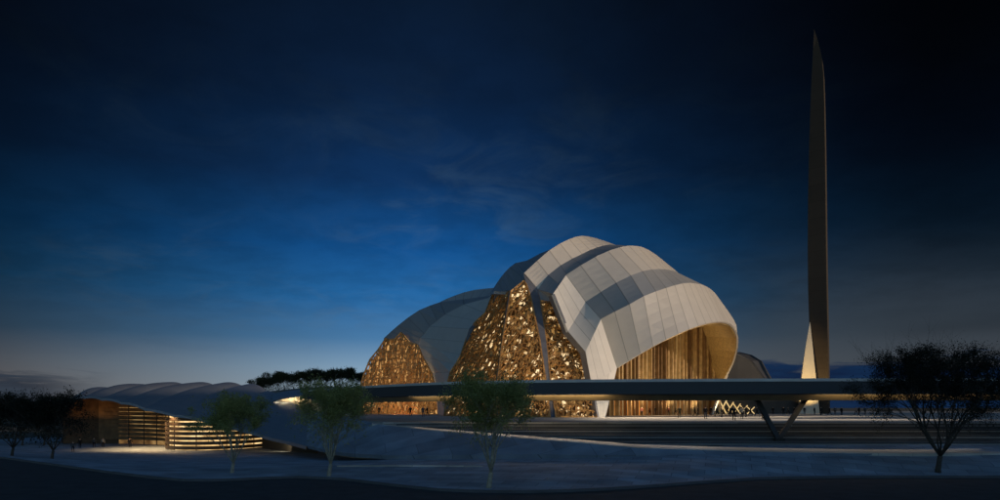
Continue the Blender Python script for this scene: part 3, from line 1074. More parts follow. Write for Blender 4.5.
# ------------------------------------------------------------------ tower
tower = empty('blade_tower', G(818, 195), 'tall slender curved blade tower with pointed tip', 'tower')
TY = 195.0
prof = [  # py, left px, right px
    (414, 813.5, 831), (378, 812.8, 830.6), (345, 810.8, 830.2), (322, 808.6, 829.8), (290, 807.6, 829.2), (250, 807.2, 828.6), (200, 807.5, 828), (150, 808.5, 827.2), (110, 809.8, 826.3), (80, 811.0, 825.2), (64, 811.9, 823.6), (50, 812.6, 820.6), (40, 813.1, 817.8), (30, 813.7, 814.1)]
fr, mid, bkv = [], [], []
tv, tf, tu = [], [], []
for py, l, r in prof:
    z = max(0, EYE - (py - HY) / F * TY) if py < 414 else 0
    xl, xr = (l - CX) / F * TY, (r - CX) / F * TY
    wdt = xr - xl
    # lens section: broad face seen, ridge near left, back edge
    tv += [(xl, TY - 0.3, z), ((l + 0.88 * (r - l) - CX) / F * (TY - wdt * .62), TY - wdt * .62, z), (xr, TY + wdt * 0.1, z), (xl + wdt * .6, TY + wdt * 0.9, z)]
k = len(prof)
for i in range(k - 1):
    for j in range(4):
        a, b = i * 4 + j, i * 4 + (j + 1) % 4
        tf.append((a, b, b + 4, a + 4))
        tu.append([(i * 3 + .2, 0), (i * 3 + .2, 1), (i * 3 + 3.2, 1), (i * 3 + 3.2, 0)])
tf.append((k * 4 - 4, k * 4 - 3, k * 4 - 2, k * 4 - 1)); tu.append([(0.5, 0)] * 4)
mesh_obj('shaft', tv, tf, M['tower'], tower, tu)
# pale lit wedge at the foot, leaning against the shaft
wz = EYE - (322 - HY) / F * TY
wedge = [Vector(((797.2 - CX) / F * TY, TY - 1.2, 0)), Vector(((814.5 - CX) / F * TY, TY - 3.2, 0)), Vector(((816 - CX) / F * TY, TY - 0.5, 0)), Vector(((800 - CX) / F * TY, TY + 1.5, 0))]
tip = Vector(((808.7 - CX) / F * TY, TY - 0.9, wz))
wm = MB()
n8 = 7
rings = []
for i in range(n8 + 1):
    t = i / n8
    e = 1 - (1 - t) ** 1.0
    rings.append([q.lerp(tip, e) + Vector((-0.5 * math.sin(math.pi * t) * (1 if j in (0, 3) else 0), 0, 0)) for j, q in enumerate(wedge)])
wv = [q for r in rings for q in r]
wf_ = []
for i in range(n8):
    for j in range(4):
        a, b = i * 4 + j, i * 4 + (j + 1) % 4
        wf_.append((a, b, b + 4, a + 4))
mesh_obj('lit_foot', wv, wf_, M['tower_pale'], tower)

# ------------------------------------------------------------------ bridge
bridge = empty('footbridge', G(780, 72), 'long dark slender footbridge spanning in front of the hall', 'bridge')
key = [(1250, 66.5), (1000, 68), (780, 69), (600, 71), (540, 72.5), (500, 74), (460, 76.8), (430, 80), (390, 87), (360, 94), (330, 103.5), (314, 110), (303, 115)]
fx, fy = [], []
fr_ = resample([G(a, b, 0) for a, b in key], 60)
# smooth
for _ in range(6):
    fr_ = [fr_[0]] + [(fr_[i - 1] + fr_[i] * 2 + fr_[i + 1]) / 4 for i in range(1, len(fr_) - 1)] + [fr_[-1]]
nrm2 = []
for i in range(len(fr_)):
    t = (fr_[min(i + 1, len(fr_) - 1)] - fr_[max(0, i - 1)]).normalized()
    q = Vector((t.y, -t.x, 0))
    if q.y < 0: q = -q
    nrm2.append(q)


def strip(name, offs, mat, parent, closed=True):
    m = len(offs)
    vv, fff = [], []
    for p, q in zip(fr_, nrm2):
        for d, z in offs: vv.append(p + q * d + Vector((0, 0, z)))
    for i in range(len(fr_) - 1):
        for j in range(m if closed else m - 1):
            a, b = i * m + j, i * m + (j + 1) % m
            fff.append((a, b, b + m, a + m))
    fff.append(tuple(range(m))); fff.append(tuple((len(fr_) - 1) * m + j for j in range(m))[::-1])
    return mesh_obj(name, vv, fff, mat, parent)


strip('deck', [(0.0, 4.22), (0.0, 3.02), (1.15, 2.98), (1.5, 2.9), (4.6, 2.9), (6.4, 3.4), (6.4, 4.22)], M['bridge'], bridge)
strip('coping', [(-0.06, 4.22), (-0.06, 4.5), (0.35, 4.5), (0.35, 4.222)], M['coping'], bridge)
strip('coping', [(6.05, 4.222), (6.05, 4.5), (6.46, 4.5), (6.46, 4.22)], M['coping'], bridge)
strip('soffit', [(1.2, 2.97), (2.2, 2.42), (4.2, 2.42), (5.0, 2.89)], M['bsoffit'], bridge)
# V strut
vb = P(778.5, 438.5, 71.6)
for px in (756, 806):
    mb = MB()
    tp = P(px, 398, 73.0)
    mb.bar(vb + Vector((0, 0, -.1)), tp, 0.45, 0.42, up=Vector((0, 1, 0)))
    mb.build('strut', M['strut'], bridge)
mb = MB(); mb.box(vb.x - .5, vb.x + .5, vb.y - .45, vb.y + .45, vb.z - 1.0, vb.z + 0.05)
mb.build('strut_base', M['strut'], bridge)

# ------------------------------------------------------------------ pavilion
pav = empty('pavilion', G(210, 130, -6), 'low pavilion with dark scalloped roof and glowing louvred drum', 'building')
pf = C((60, 411, 150), (66, 405, 147), (72, 400.5, 144), (79, 397, 141), (91, 397.3, 138), (103, 399, 135), (127, 403.6, 131), (154, 411, 128), (178, 415.6, 126), (199, 419.5, 124), (230, 427, 119), (256, 433.6, 114), (268, 437, 110), (288, 441.5, 102), (306, 446, 92.2))
pb = C((60, 410.4, 152), (72, 399.5, 157), (84, 393.5, 160), (98, 390.6, 163), (118, 390.8, 165), (139, 388.2, 167), (154, 388, 167), (172, 386.6, 168), (200, 386.2, 168), (229, 386.2, 167), (246, 386.6, 165), (258, 388.5, 161), (275, 394.5, 152), (292, 402, 138), (308, 409.2, 122.3))
NP = 140
pfr, pbr = resample(pf, NP), resample(pb, NP)
rows = 12
rv, rf, ru = [], [], []
VAL = [60, 84, 121, 155, 186, 215, 242, 266, 285]
AMP = [0.3, 0.8, 1.0, 1.1, 1.0, 0.95, 0.8, 0.35]
for i in range(NP + 1):
    u = i / NP
    pxb = CX + F * pbr[i].x / pbr[i].y
    s = 0.0
    for a_, b_, m_ in zip(VAL, VAL[1:], AMP):
        if a_ <= pxb < b_:
            q_ = (pxb - a_) / (b_ - a_)
            s = m_ * (4 * q_ * (1 - q_)) ** 0.7
    for k in range(rows + 1):
        t = k / rows
        p = pbr[i].lerp(pfr[i], t)
        bulge = 0.9 * math.sin(math.pi * t) * min(1, u * 5) * max(0, min(1, (1 - u) * 3))
        rv.append(p + Vector((0, 0, s * (1 - 0.7 * t) + bulge)))
nn = len(rv)
rv += [q - Vector((0, 0, 0.45)) for q in rv]
R1 = rows + 1
for i in range(NP):
    for k in range(rows):
        a = i * R1 + k
        rf.append((a, a + 1, a + R1 + 1, a + R1)); ru.append([(k * 1.0, 0), (k + 1.0, 0), (k + 1.0, 1), (k * 1.0, 1)])
    for k in (0, rows):
        a = i * R1 + k
        rf.append((a, a + R1, a + R1 + nn, a + nn)); ru.append([(.5, 0)] * 4)
for i in (0, NP):
    for k in range(rows):
        a = i * R1 + k
        rf.append((a, a + 1, a + 1 + nn, a + nn)); ru.append([(.5, 0)] * 4)
mesh_obj('roof', rv, rf, M['pav_roof'], pav, ru)
sv = [q - Vector((0, 0, 0.03)) for q in rv[nn:]]
sf = []
for i in range(NP):
    for k in range(rows):
        a = i * R1 + k
        sf.append((a, a + R1, a + R1 + 1, a + 1))
mesh_obj('soffit', sv, sf, M['pav_wood'], pav)


def pav_roof_z(x, y):
    best = min(rv[:nn], key=lambda q: (q.x - x) ** 2 + (q.y - y) ** 2)
    return best.z


ZG = -6.05
dc, dr, DK = G(222, 142.0), 9.2, 1.48
# drum: lit glazing with louvre rings
def arc_pts(r, n, a0, a1):
    return [Vector((dc.x + r * math.cos(a0 + (a1 - a0) * i / n), dc.y + DK * r * math.sin(a0 + (a1 - a0) * i / n), 0)) for i in range(n + 1)]


ga = arc_pts(dr - 0.6, 48, math.pi * 0.98, math.pi * 2.05)
gv, gf = [], []
for p in ga:
    zt = pav_roof_z(p.x, p.y) - 0.5
    gv += [Vector((p.x, p.y, ZG)), Vector((p.x, p.y, max(ZG + .5, zt)))]
for i in range(48): gf.append((2 * i, 2 * i + 2, 2 * i + 3, 2 * i + 1))
mesh_obj('drum_glazing', gv, gf, M['glow_pav'], pav)
lz = ZG + 0.15
while lz < 0.2:
    mb = MB()
    inn, out = arc_pts(dr - 0.25, 48, math.pi * 0.98, math.pi * 2.05), arc_pts(dr + 0.1, 48, math.pi * 0.98, math.pi * 2.05)
    for i in range(48):
        mx = (out[i] + out[i + 1]) / 2
        if lz + 0.6 > pav_roof_z(mx.x, mx.y) - 0.3: continue
        q = [out[i], out[i + 1], inn[i + 1], inn[i]]
        mb.hexa([k + Vector((0, 0, lz)) for k in q] + [k + Vector((0, 0, lz + 0.60)) for k in q])
    if mb.v: mb.build('louver', M['louver'], pav)
    lz += 0.86
    if lz > -0.6: break
for i in range(0, 49, 8):
    p = arc_pts(dr - 0.42, 48, math.pi * 0.98, math.pi * 2.05)[i]
    mb = MB()
    mb.box(p.x - .07, p.x + .07, p.y - .07, p.y + .07, ZG, max(ZG + .6, pav_roof_z(p.x, p.y) - .5))
    mb.build('mullion', M['louver'], pav)
# recessed curved wall, louvred beside the drum, plain timber to the left
zt = lambda p: pav_roof_z(p.x, p.y) - 0.45
rw = resample([G(177, 142), G(161, 148), G(141, 151.5), G(122, 153), G(100, 154), G(80, 154), G(63, 153)], 44)
NG = 28
gv, gf = [], []
for p in rw[:NG + 1]: gv += [p + Vector((0, 0, ZG)), p + Vector((0, 0, zt(p)))]
for i in range(NG): gf.append((2 * i, 2 * i + 1, 2 * i + 3, 2 * i + 2))
mesh_obj('recess_glazing', gv, gf, M['glow_rec'], pav)
gv, gf = [], []
for p in rw[NG:]: gv += [p + Vector((0, 0, ZG)), p + Vector((0, 0, zt(p)))]
for i in range(44 - NG): gf.append((2 * i, 2 * i + 1, 2 * i + 3, 2 * i + 2))
mesh_obj('timber_wall', gv, gf, M['pav_dark'], pav)
rn = []
for i in range(45):
    t = (rw[min(44, i + 1)] - rw[max(0, i - 1)]).normalized()
    q = Vector((t.y, -t.x, 0))
    rn.append(-q if q.y > 0 else q)
lz = ZG + 0.9
while lz < 3.4:
    mb = MB()
    for i in range(NG + 6):
        hh = 0.52 + 0.28 * i / NG
        if lz + hh > min(zt(rw[i]), zt(rw[i + 1])): break
        c4_ = [rw[i] + rn[i] * .15, rw[i + 1] + rn[i + 1] * .15, rw[i + 1] + rn[i + 1] * .5, rw[i] + rn[i] * .5]
        mb.hexa([k + Vector((0, 0, lz)) for k in c4_] + [k + Vector((0, 0, lz + hh)) for k in c4_])
    if mb.v: mb.build('louver', M['pav_wood'], pav)
    lz += 0.86
for i in range(0, NG + 1, 6):
    p = rw[i] + rn[i] * .6
    mb = MB(); mb.box(p.x - .07, p.x + .07, p.y - .07, p.y + .07, ZG, zt(p))
    mb.build('mullion', M['louver'], pav)
mb = MB()
r0, r1 = G(262, 134), G(318, 112)
mb.quad(r0 + Vector((0, 0, ZG)), r1 + Vector((0, 0, ZG)), r1 + Vector((0, 0, -2.8)), r0 + Vector((0, 0, -1.2)))
mb.build('plaster_wall', M['wallbrown'], pav)

# warm-lit canopy where the bridge lands on the hill
can = empty('canopy', P(288, 400, 132), 'small curved canopy with warm lit underside where the bridge lands', 'canopy')
ca = C((268, 397, 150), (276, 393.2, 148), (288, 390.8, 146), (305, 389, 145), (330, 388, 146), (352, 387.5, 150))
cb = C((271, 401.5, 137), (279, 398.5, 134), (290, 396.2, 132), (306, 394.6, 131), (330, 393.5, 134), (352, 392, 140))
loft('canopy_roof', ca, cb, M['pav_roof'], can, thick=0.3, away=Vector((-40, 140, -20)))
cw0 = C((272, 402.5, 142), (279, 398.6, 140.5), (290, 396, 139.5), (306, 394.6, 139), (330, 394, 141), (352, 392.6, 146))
cw1 = [Vector((p.x, p.y, -1.0)) for p in cw0]
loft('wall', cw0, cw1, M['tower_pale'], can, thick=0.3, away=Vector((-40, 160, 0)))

# ------------------------------------------------------------------ trees
def make_tree(name, base, H, Wd, seed, label, leaf, bark, nleaf=7000, lean=0.0, trunk_h=0.13, crown_lo=0.42, lsize=0.13, group=None, nst=7, squash=1.0, cat='tree', smin=.25, gate=-.16):
    rnd = random.Random(seed)
    root = empty(name, base, label, cat, group)
    mb = MB()
    tips = []
    r0 = 0.020 * H + 0.02
    fork = base + Vector((0.02 * H, 0, trunk_h * H))
    mb.tube([base + Vector((0, 0, -.3)), base + Vector((0, 0, .1)), base + Vector((.01 * H, 0, trunk_h * H * .6)), fork], [r0 * 1.35, r0 * 1.1, r0 * .95, r0 * 1.0], 8)

    def branch(p, d, length, r, depth):
        pts, rads = [p], [r]
        n_ = 4
        q, dd = p, d.copy()
        for i in range(n_):
            dd = (dd + Vector((rnd.gauss(0, .10), rnd.gauss(0, .10), rnd.gauss(0.03, .06)))).normalized()
            q = q + dd * length / n_
            pts.append(q); rads.append(r * (1 - 0.5 * (i + 1) / n_))
        mb.tube(pts, rads, 5)
        if depth >= 3 or length < 0.22:
            tips.append((pts[2], dd)); tips.append((pts[-1], dd)); tips.append((pts[3], dd))
            return
        for i in range(rnd.choice((3, 3, 4))):
            k = rnd.choice((2, 3, 4, 4))
            az_ = rnd.uniform(0, 2 * math.pi)
            nd = (dd + Vector((math.cos(az_) * .65, math.sin(az_) * .65, rnd.uniform(-.05, .35)))).normalized()
            branch(pts[k], nd, length * rnd.uniform(.5, .72), rads[k] * .72, depth + 1)
        tips.append((pts[-1], dd))

    for s in range(nst):
        a = 2 * math.pi * s / nst + rnd.uniform(-.4, .4)
        sp = rnd.uniform(smin, 1.0)
        tgt = base + Vector((math.cos(a) * Wd * .36 * sp + lean * H, math.sin(a) * Wd * .36 * sp, H * rnd.uniform(.60, .74)))
        d = tgt - fork
        branch(fork, (d.normalized() + Vector((0, 0, .12))).normalized(), d.length * .78, r0 * rnd.uniform(.34, .52), 0)
    mb.build('trunk', bark, root, smooth=True)
    # leaves in sprays round the twig ends
    cz = base.z + H * (crown_lo + 1) / 2
    keep = []
    for p, d in tips:
        e = ((p.x - base.x - lean * H) / (Wd * .5)) ** 2 + ((p.y - base.y) / (Wd * .5)) ** 2 + ((p.z - cz) / (H * (1 - crown_lo) * .5)) ** 2
        if e < 1.5 and noise.noise(p * (4.2 / Wd) + Vector((seed * 1.7, 0, 0))) > gate and p.z > base.z + crown_lo * H * .82: keep.append((p, d))
    # extra clump centres so that the crown's volume fills out
    for _ in range(int(len(keep) * .22) + 12):
        while True:
            v_ = Vector((rnd.uniform(-1, 1), rnd.uniform(-1, 1), rnd.uniform(-1, 1)))
            if .35 < v_.length < 1: break
        p = Vector((base.x + lean * H + v_.x * Wd * .46, base.y + v_.y * Wd * .46, cz + v_.z * H * (1 - crown_lo) * .46))
        if noise.noise(p * (2.2 / Wd * 2) + Vector((seed, 0, 0))) > 0.0: keep.append((p, v_.normalized()))
    lv, lf = [], []
    per = max(1, nleaf // max(1, len(keep)))
    rad = Wd * .085
    for p, d in keep:
        k = int(per * rnd.uniform(.4, 1.6))
        rr = min(rad, .62) * rnd.uniform(.45, 1.25)
        for _ in range(k):
            tt = rnd.uniform(-.6, 1.9)
            q = p + d * (rr * tt) + Vector((rnd.gauss(0, rr * .42), rnd.gauss(0, rr * .42), rnd.gauss(0, rr * .36) * squash - .22 * rr * max(0, tt) ** 2))
            a = (d * .8 + Vector((rnd.gauss(0, .8), rnd.gauss(0, .8), rnd.gauss(-.1, .8)))).normalized()
            b = a.cross(Vector((rnd.gauss(0, 1), rnd.gauss(0, 1), rnd.gauss(0, 1)))).normalized()
            l_, w_ = lsize * rnd.uniform(.7, 1.6), lsize * rnd.uniform(.14, .30)
            i = len(lv)
            lv += [q, q + a * l_ * .5 + b * w_, q + a * l_, q + a * l_ * .5 - b * w_]
            lf.append((i, i + 1, i + 2, i + 3))
    mesh_obj('crown', lv, lf, leaf, root)
    return root


def tree_at(px, py, y, **k):
    b = P(px, py, y)
    if py > 440: b.z = max(b.z - 0.1, fz(b.x, b.y) - 0.02) if abs(b.z - fz(b.x, b.y)) > .6 else fz(b.x, b.y)
    return make_tree('olive_tree', b, **k)


tree_at(489, 486, 47.6, H=7.2, Wd=5.2, seed=21, label='green multi-stemmed olive tree in the centre, nearest the road', leaf=M['leaf'], bark=M['bark'], nleaf=23000, lsize=.14)
tree_at(329, 475.5, 56, H=6.9, Wd=5.8, seed=34, label='olive tree with pale branches between the glowing drum and the hall', leaf=M['leaf'], bark=M['bark'], nleaf=21000, nst=8, lsize=.155)
tree_at(232, 473, 60, H=6.3, Wd=5.6, seed=55, label='dim olive tree standing before the glowing louvred drum', leaf=M['leaf'], bark=M['bark'], nleaf=19000, crown_lo=.45, lsize=.155)
tree_at(938, 471, 58, H=9.1, Wd=13.0, seed=77, gate=-.6, label='large dark spreading tree at the right in front of the bridge', leaf=M['leaf_shaded'], bark=M['bark_dark'], nleaf=64000, nst=13, smin=.55, lean=0.0, crown_lo=.40, lsize=.13)
tree_at(52, 459, 78, H=6.6, Wd=9.0, seed=91, label='dark spreading tree at the left, right-hand one beside the pavilion', leaf=M['leaf_shaded'], bark=M['bark_dark'], nleaf=15000, lsize=.2, crown_lo=.33)
tree_at(12, 456, 84, H=6.8, Wd=9.5, seed=92, label='dark spreading tree at the far left edge', leaf=M['leaf_shaded'], bark=M['bark_dark'], nleaf=15000, lsize=.2, crown_lo=.33)
for i, (px, y, h) in enumerate(((-15, 175, 9.0), (20, 180, 8.6), (48, 172, 8.4), (70, 182, 7.6), (-4, 150, 7.6), (22, 148, 7.8), (44, 150, 7.4), (62, 158, 7.2))):
    b = G(px, y, -6.3)
    make_tree('broad_tree', b, h, 11, 120 + i, 'dark bushy tree in the row behind the left pavilion end', M['leaf_shaded'], M['bark_dark'], nleaf=3500, lsize=.5, crown_lo=.12, group='dark trees behind the pavilion', nst=6)
# trees on the ridge
rnd = random.Random(5)
for i in range(22):
    px = 258 + i * 5.2 + rnd.uniform(-1.2, 1.2)
    y = rnd.uniform(222, 238)
    b = G(px, y)
    b.z = hill_z(b.x, b.y) - .2
    h = rnd.uniform(4.6, 5.8)
    make_tree('ridge_tree', b, h, h * 1.15, 200 + i, 'small dark round tree in the row along the ridge', M['leaf_far'], M['bark_dark'], nleaf=3000, lsize=.36, crown_lo=-.12, trunk_h=.03, group='trees along the ridge', nst=6)

# ------------------------------------------------------------------ people
def person_mesh(pose):
    sk = {
        'stand': dict(lf=(-.11, .02), rf=(.12, -.02), lh=(-.30, -.02, .80), rh=(.30, .0, .80), le=(-.29, .03, 1.08), re=(.29, .03, 1.08)),
        'walk': dict(lf=(-.09, -.30), rf=(.09, .28), lh=(-.27, .24, .85), rh=(.27, -.22, .88), le=(-.27, .10, 1.1), re=(.27, -.02, 1.1)),
        'fold': dict(lf=(-.13, .0), rf=(.13, .03), lh=(.05, -.24, 1.12), rh=(-.05, -.26, 1.08), le=(-.30, -.03, 1.08), re=(.30, -.03, 1.08)),
    }[pose]
    V = [(0, 0, .93), (0, 0, 1.15), (0, 0, 1.38), (0, 0, 1.50), (0, -.01, 1.60), (0, -.015, 1.70)]
    Rr = [(.155, .115), (.135, .10), (.165, .11), (.058, .058), (.085, .098), (.075, .088)]
    E = [(0, 1), (1, 2), (2, 3), (3, 4), (4, 5)]

    def add(v, r, p):
        V.append(v); Rr.append(r if isinstance(r, tuple) else (r, r)); E.append((p, len(V) - 1)); return len(V) - 1

    for s, foot in ((-1, sk['lf']), (1, sk['rf'])):
        h = add((s * .09, 0, .86), .10, 0)
        kx, ky = (s * .10 + foot[0]) / 2, foot[1] / 2 - .05
        k = add((kx, ky, .50), .062, h)
        a = add((foot[0], foot[1] + .03, .09), .045, k)
        add((foot[0], foot[1] - .14, .045), (.045, .035), a)
    for s, e, hd_ in ((-1, sk['le'], sk['lh']), (1, sk['re'], sk['rh'])):
        sh = add((s * .20, 0, 1.40), .065, 2)
        el = add(e, .045, sh)
        wr = add(hd_, .034, el)
        add((hd_[0] * 1.0, hd_[1] - .03, hd_[2] - .14), (.038, .022), wr)
    me = bpy.data.meshes.new('person_base')
    me.from_pydata(V, E, [])
    o = bpy.data.objects.new('person_base', me)
    COL.objects.link(o)
    md = o.modifiers.new('skin', 'SKIN')
    for i, r in enumerate(Rr):
        me.skin_vertices[0].data[i].radius = r
        me.skin_vertices[0].data[i].use_root = (i == 0)
    o.modifiers.new('sub', 'SUBSURF').levels = 1
    dg = bpy.context.evaluated_depsgraph_get()
    dg.update()
    ev = bpy.data.meshes.new_from_object(o.evaluated_get(dg))
    bpy.data.objects.remove(o)
    zmin = min(v.co.z for v in ev.vertices)
    for v in ev.vertices: v.co.z -= zmin
    return ev


POSE = {p: person_mesh(p) for p in ('stand', 'walk', 'fold')}
VAR = {}


def outfit(pose, topm, legm):
    key_ = (pose, topm, legm)
    if key_ not in VAR:
        me = POSE[pose].copy()
        me.materials.clear()
        for m in (topm, legm, 'skin', 'hair'): me.materials.append(M[m])
        for p in me.polygons:
            c = p.center
            i = 0
            if c.z > 1.46: i = 2
            if c.z > 1.63 or (c.z > 1.55 and c.y > .03): i = 3
            if c.z < .90 and abs(c.x) < .22: i = 1
            if c.z < .80 and abs(c.x) > .22: i = 2
            p.material_index = i
            p.use_smooth = True
        VAR[key_] = me
    return VAR[key_]


def person(px, y, label, pose='stand', topm='dark_cloth', legm='dark_cloth', rot=0.0, z=0.0, group=None):
    b = G(px, y, z)
    o = bpy.data.objects.new('person', outfit(pose, topm, legm))
    COL.objects.link(o)
    o.location = b
    o.rotation_euler = (0, 0, rot)
    o.scale = (1.3, 1.3, 1.08)
    tag(o, label, 'person', group)
    return o


PEOPLE = [
    (734, 95, 'person in dark suit standing with legs apart, nearest and largest on the plaza', 'stand', 'dark_cloth', 'dark_cloth', 0.1),
    (742, 108, 'person in pale grey top and dark trousers right of the largest figure', 'stand', 'pale_cloth', 'dark_cloth', 2.4),
    (762.5, 100, 'person in dark clothes beside the left strut of the bridge', 'stand', 'dark_cloth', 'dark_cloth', 0.8),
    (705.5, 108, 'broad person in dark jacket standing alone left of the glowing portal', 'fold', 'dark_cloth', 'grey_cloth', 0.2),
    (721.5, 125, 'person in dark coat at the left edge of the glowing portal', 'stand', 'dark_cloth', 'dark_cloth', 1.2),
    (727.5, 145, 'person in olive jacket behind the largest figure, before the portal', 'walk', 'olive_cloth', 'dark_cloth', 1.6),
    (679.5, 118, 'person in olive jacket standing alone before the timber fins', 'stand', 'olive_cloth', 'olive_cloth', 2.9),
    (695, 140, 'left person of the pair standing before the timber fins', 'walk', 'olive_cloth', 'dark_cloth', 1.3),
    (698, 155, 'right person of the pair standing before the timber fins', 'stand', 'dark_cloth', 'dark_cloth', 4.4),
    (750.5, 150, 'person in olive top walking right of the glowing portal', 'walk', 'olive_cloth', 'dark_cloth', 4.6),
    (641.5, 152, 'leftmost small person close to the orange glass doors', 'stand', 'red_cloth', 'dark_cloth', 0.3),
    (649.5, 155, 'small person in red top, second from left by the orange doors', 'walk', 'red_cloth', 'dark_cloth', 1.5),
    (654.8, 158, 'small person in black, third from left by the orange doors', 'stand', 'dark_cloth', 'dark_cloth', 0.0),
    (668.5, 160, 'small person in red top left of the man standing alone before the fins', 'stand', 'red_cloth', 'dark_cloth', 3.0),
    (672.3, 166, 'small dark person between two others near the fins', 'stand', 'dark_cloth', 'grey_cloth', 1.0),
    (675.6, 162, 'small person in grey immediately left of the person standing alone', 'walk', 'grey_cloth', 'dark_cloth', 4.7),
    (783.5, 172, 'person in dark clothes left of the glowing tower foot', 'stand', 'dark_cloth', 'dark_cloth', 0.0),
    (788, 182, 'small person in grey nearest the tower foot on its left', 'walk', 'grey_cloth', 'dark_cloth', 1.6),
    (794, 168, 'person passing directly in front of the left edge of the lit tower foot', 'walk', 'dark_cloth', 'dark_cloth', 1.4),
    (773, 178, 'small dark person between the two bridge struts', 'stand', 'dark_cloth', 'dark_cloth', 2.1),
    (804.5, 180, 'small person in front of the lit foot of the tower', 'stand', 'dark_cloth', 'grey_cloth', 0.2),
    (814.5, 172, 'person just right of the lit tower foot', 'stand', 'dark_cloth', 'dark_cloth', 0.7),
    (821, 156, 'person in dark coat before the shaft of the tower', 'stand', 'dark_cloth', 'dark_cloth', 0.9),
    (829.5, 165, 'person at the right edge of the tower shaft', 'walk', 'dark_cloth', 'dark_cloth', 1.5),
    (835, 176, 'left person of a close pair right of the tower', 'stand', 'grey_cloth', 'dark_cloth', 0.1),
    (841.5, 162, 'right person of a close pair right of the tower', 'stand', 'dark_cloth', 'dark_cloth', 0.5),
    (856, 160, 'person in pale top in the trio left of the big dark tree', 'walk', 'pale_cloth', 'dark_cloth', 1.7),
    (859, 165, 'person in dark top beside the pale one left of the big dark tree', 'stand', 'dark_cloth', 'dark_cloth', 1.7),
    (865, 176, 'small single person left of the big dark tree', 'stand', 'grey_cloth', 'dark_cloth', 0.0),
    (878, 150, 'person walking at the left side of the big dark tree crown', 'walk', 'dark_cloth', 'dark_cloth', 4.5),
    (889, 156, 'rightmost person on the plaza, half hidden by the dark tree', 'walk', 'dark_cloth', 'dark_cloth', 1.5),
    (717, 138, 'person in black just left of the glowing portal, behind the dark-coated one', 'walk', 'dark_cloth', 'dark_cloth', 1.5),
    (745.8, 132, 'person in black close to the right of the pale grey top', 'stand', 'dark_cloth', 'dark_cloth', 0.6),
    (731, 156, 'small person in black half behind the largest figure', 'stand', 'dark_cloth', 'dark_cloth', 0.2),
    (757, 150, 'person in dark clothes between the portal and the left strut', 'walk', 'dark_cloth', 'dark_cloth', 4.6),
    (711, 160, 'small dark person between the broad jacketed one and the portal', 'stand', 'dark_cloth', 'dark_cloth', 0.3),
    (379, 170, 'leftmost person before the amber screen of the left wing', 'stand', 'dark_cloth', 'dark_cloth', 0.2),
    (410.5, 143, 'person in black alone before the amber screen', 'stand', 'dark_cloth', 'dark_cloth', 2.9),
    (423, 128, 'person in grey coat, larger of the pair left of the central tree', 'stand', 'grey_cloth', 'grey_cloth', 0.3),
    (427.2, 150, 'person in black, smaller of the pair left of the central tree', 'walk', 'dark_cloth', 'dark_cloth', 1.3),
]
for px, y, lab, pose, a, b, r in PEOPLE:
    person(px, y, lab, pose, a, b, r)
for px, y, lab, pose, a, b in ((73, 126, 'person on the dim court left of the pavilion glow, nearest one', 'stand', 'grey_cloth', 'dark_cloth'),
                               (80, 138, 'small person just behind the nearest one at the pavilion', 'walk', 'dark_cloth', 'dark_cloth'),
                               (94, 141, 'left person of the pair on the pavilion court', 'stand', 'grey_cloth', 'dark_cloth'),
                               (103, 140, 'right person of the pair on the pavilion court', 'walk', 'pale_cloth', 'dark_cloth'),
                               (130, 139, 'person standing in the warm glow by the louvred recess', 'stand', 'dark_cloth', 'dark_cloth')):
    q = G(px, y)
    person(px, y, lab, pose, a, b, 0.5, z=fz(q.x, y))


# ------------------------------------------------------------------ lamps of the place and added fill lights
def area(name, loc, target, power, col, sx, sy=None):
    l = bpy.data.lights.new(name, 'AREA')
    l.energy = power
    l.color = col
    l.shape = 'RECTANGLE'
    l.size = sx
    l.size_y = sy or sx
    o = bpy.data.objects.new(name, l)
    COL.objects.link(o)
    o.location = loc
    o.rotation_euler = (Vector(target) - Vector(loc)).to_track_quat('-Z', 'Y').to_euler()
    return o


def spot(name, loc, target, power, col, ang, blend=0.6, r=0.3):
    l = bpy.data.lights.new(name, 'SPOT')
    l.energy = power; l.color = col; l.spot_size = math.radians(ang); l.spot_blend = blend; l.shadow_soft_size = r
    o = bpy.data.objects.new(name, l)
    COL.objects.link(o)
    o.location = loc
    o.rotation_euler = (Vector(target) - Vector(loc)).to_track_quat('-Z', 'Y').to_euler()
    return o


WARM = (1.0, 0.74, 0.42)
fm_ = (fa + fb) / 2
# downlights in the front hall's soffit
for t in (0.12, 0.35, 0.6, 0.85):
    p = fa.lerp(fb, t) + nf * 5
    spot('soffit_downlight', (p.x, p.y, 6.5 + 4 * t), (p.x, p.y, 0), 900, WARM, 110)
# floor washers lighting fins and soffit
for t in (0.2, 0.45, 0.7, 0.92):
    p = fa.lerp(fb, t) + nf * 3.2
    spot('floor_washer', (p.x, p.y, 0.3), (p.x - nf.x * 1.5, p.y - nf.y * 1.5, 9), 2300, WARM, 120)
# tower foot
spot('tower_uplight', (G(797, 186).x, 184, 0.4), (G(806, 195).x, 193.5, 9), 12000, (1.0, 0.66, 0.25), 58)
# pavilion
for px, y, pw in ((168, 129, 3000), (150, 132.5, 3800), (132, 136, 2200), (188, 123, 220)):
    p = G(px, y)
    spot('pavilion_downlight', (p.x, y, min(pav_roof_z(p.x, y) - .7, 1.0)), (p.x, y, -6), pw, (1.0, 0.62, 0.28), 130)
for px, y, pw in ((72, 150.5, 110), (84, 150.5, 120), (98, 150, 110), (114, 148, 70)):
    p = G(px, y)
    spot('pavilion_uplight', (p.x, y, -1.6), (p.x, y + 1.6, 2.5), pw, (1.0, .55, .2), 120)
p = G(288, 120)
spot('pavilion_downlight', (G(281, 120).x, 120, -3.9), (G(284, 124).x, 125, -4.2), 500, WARM, 130)
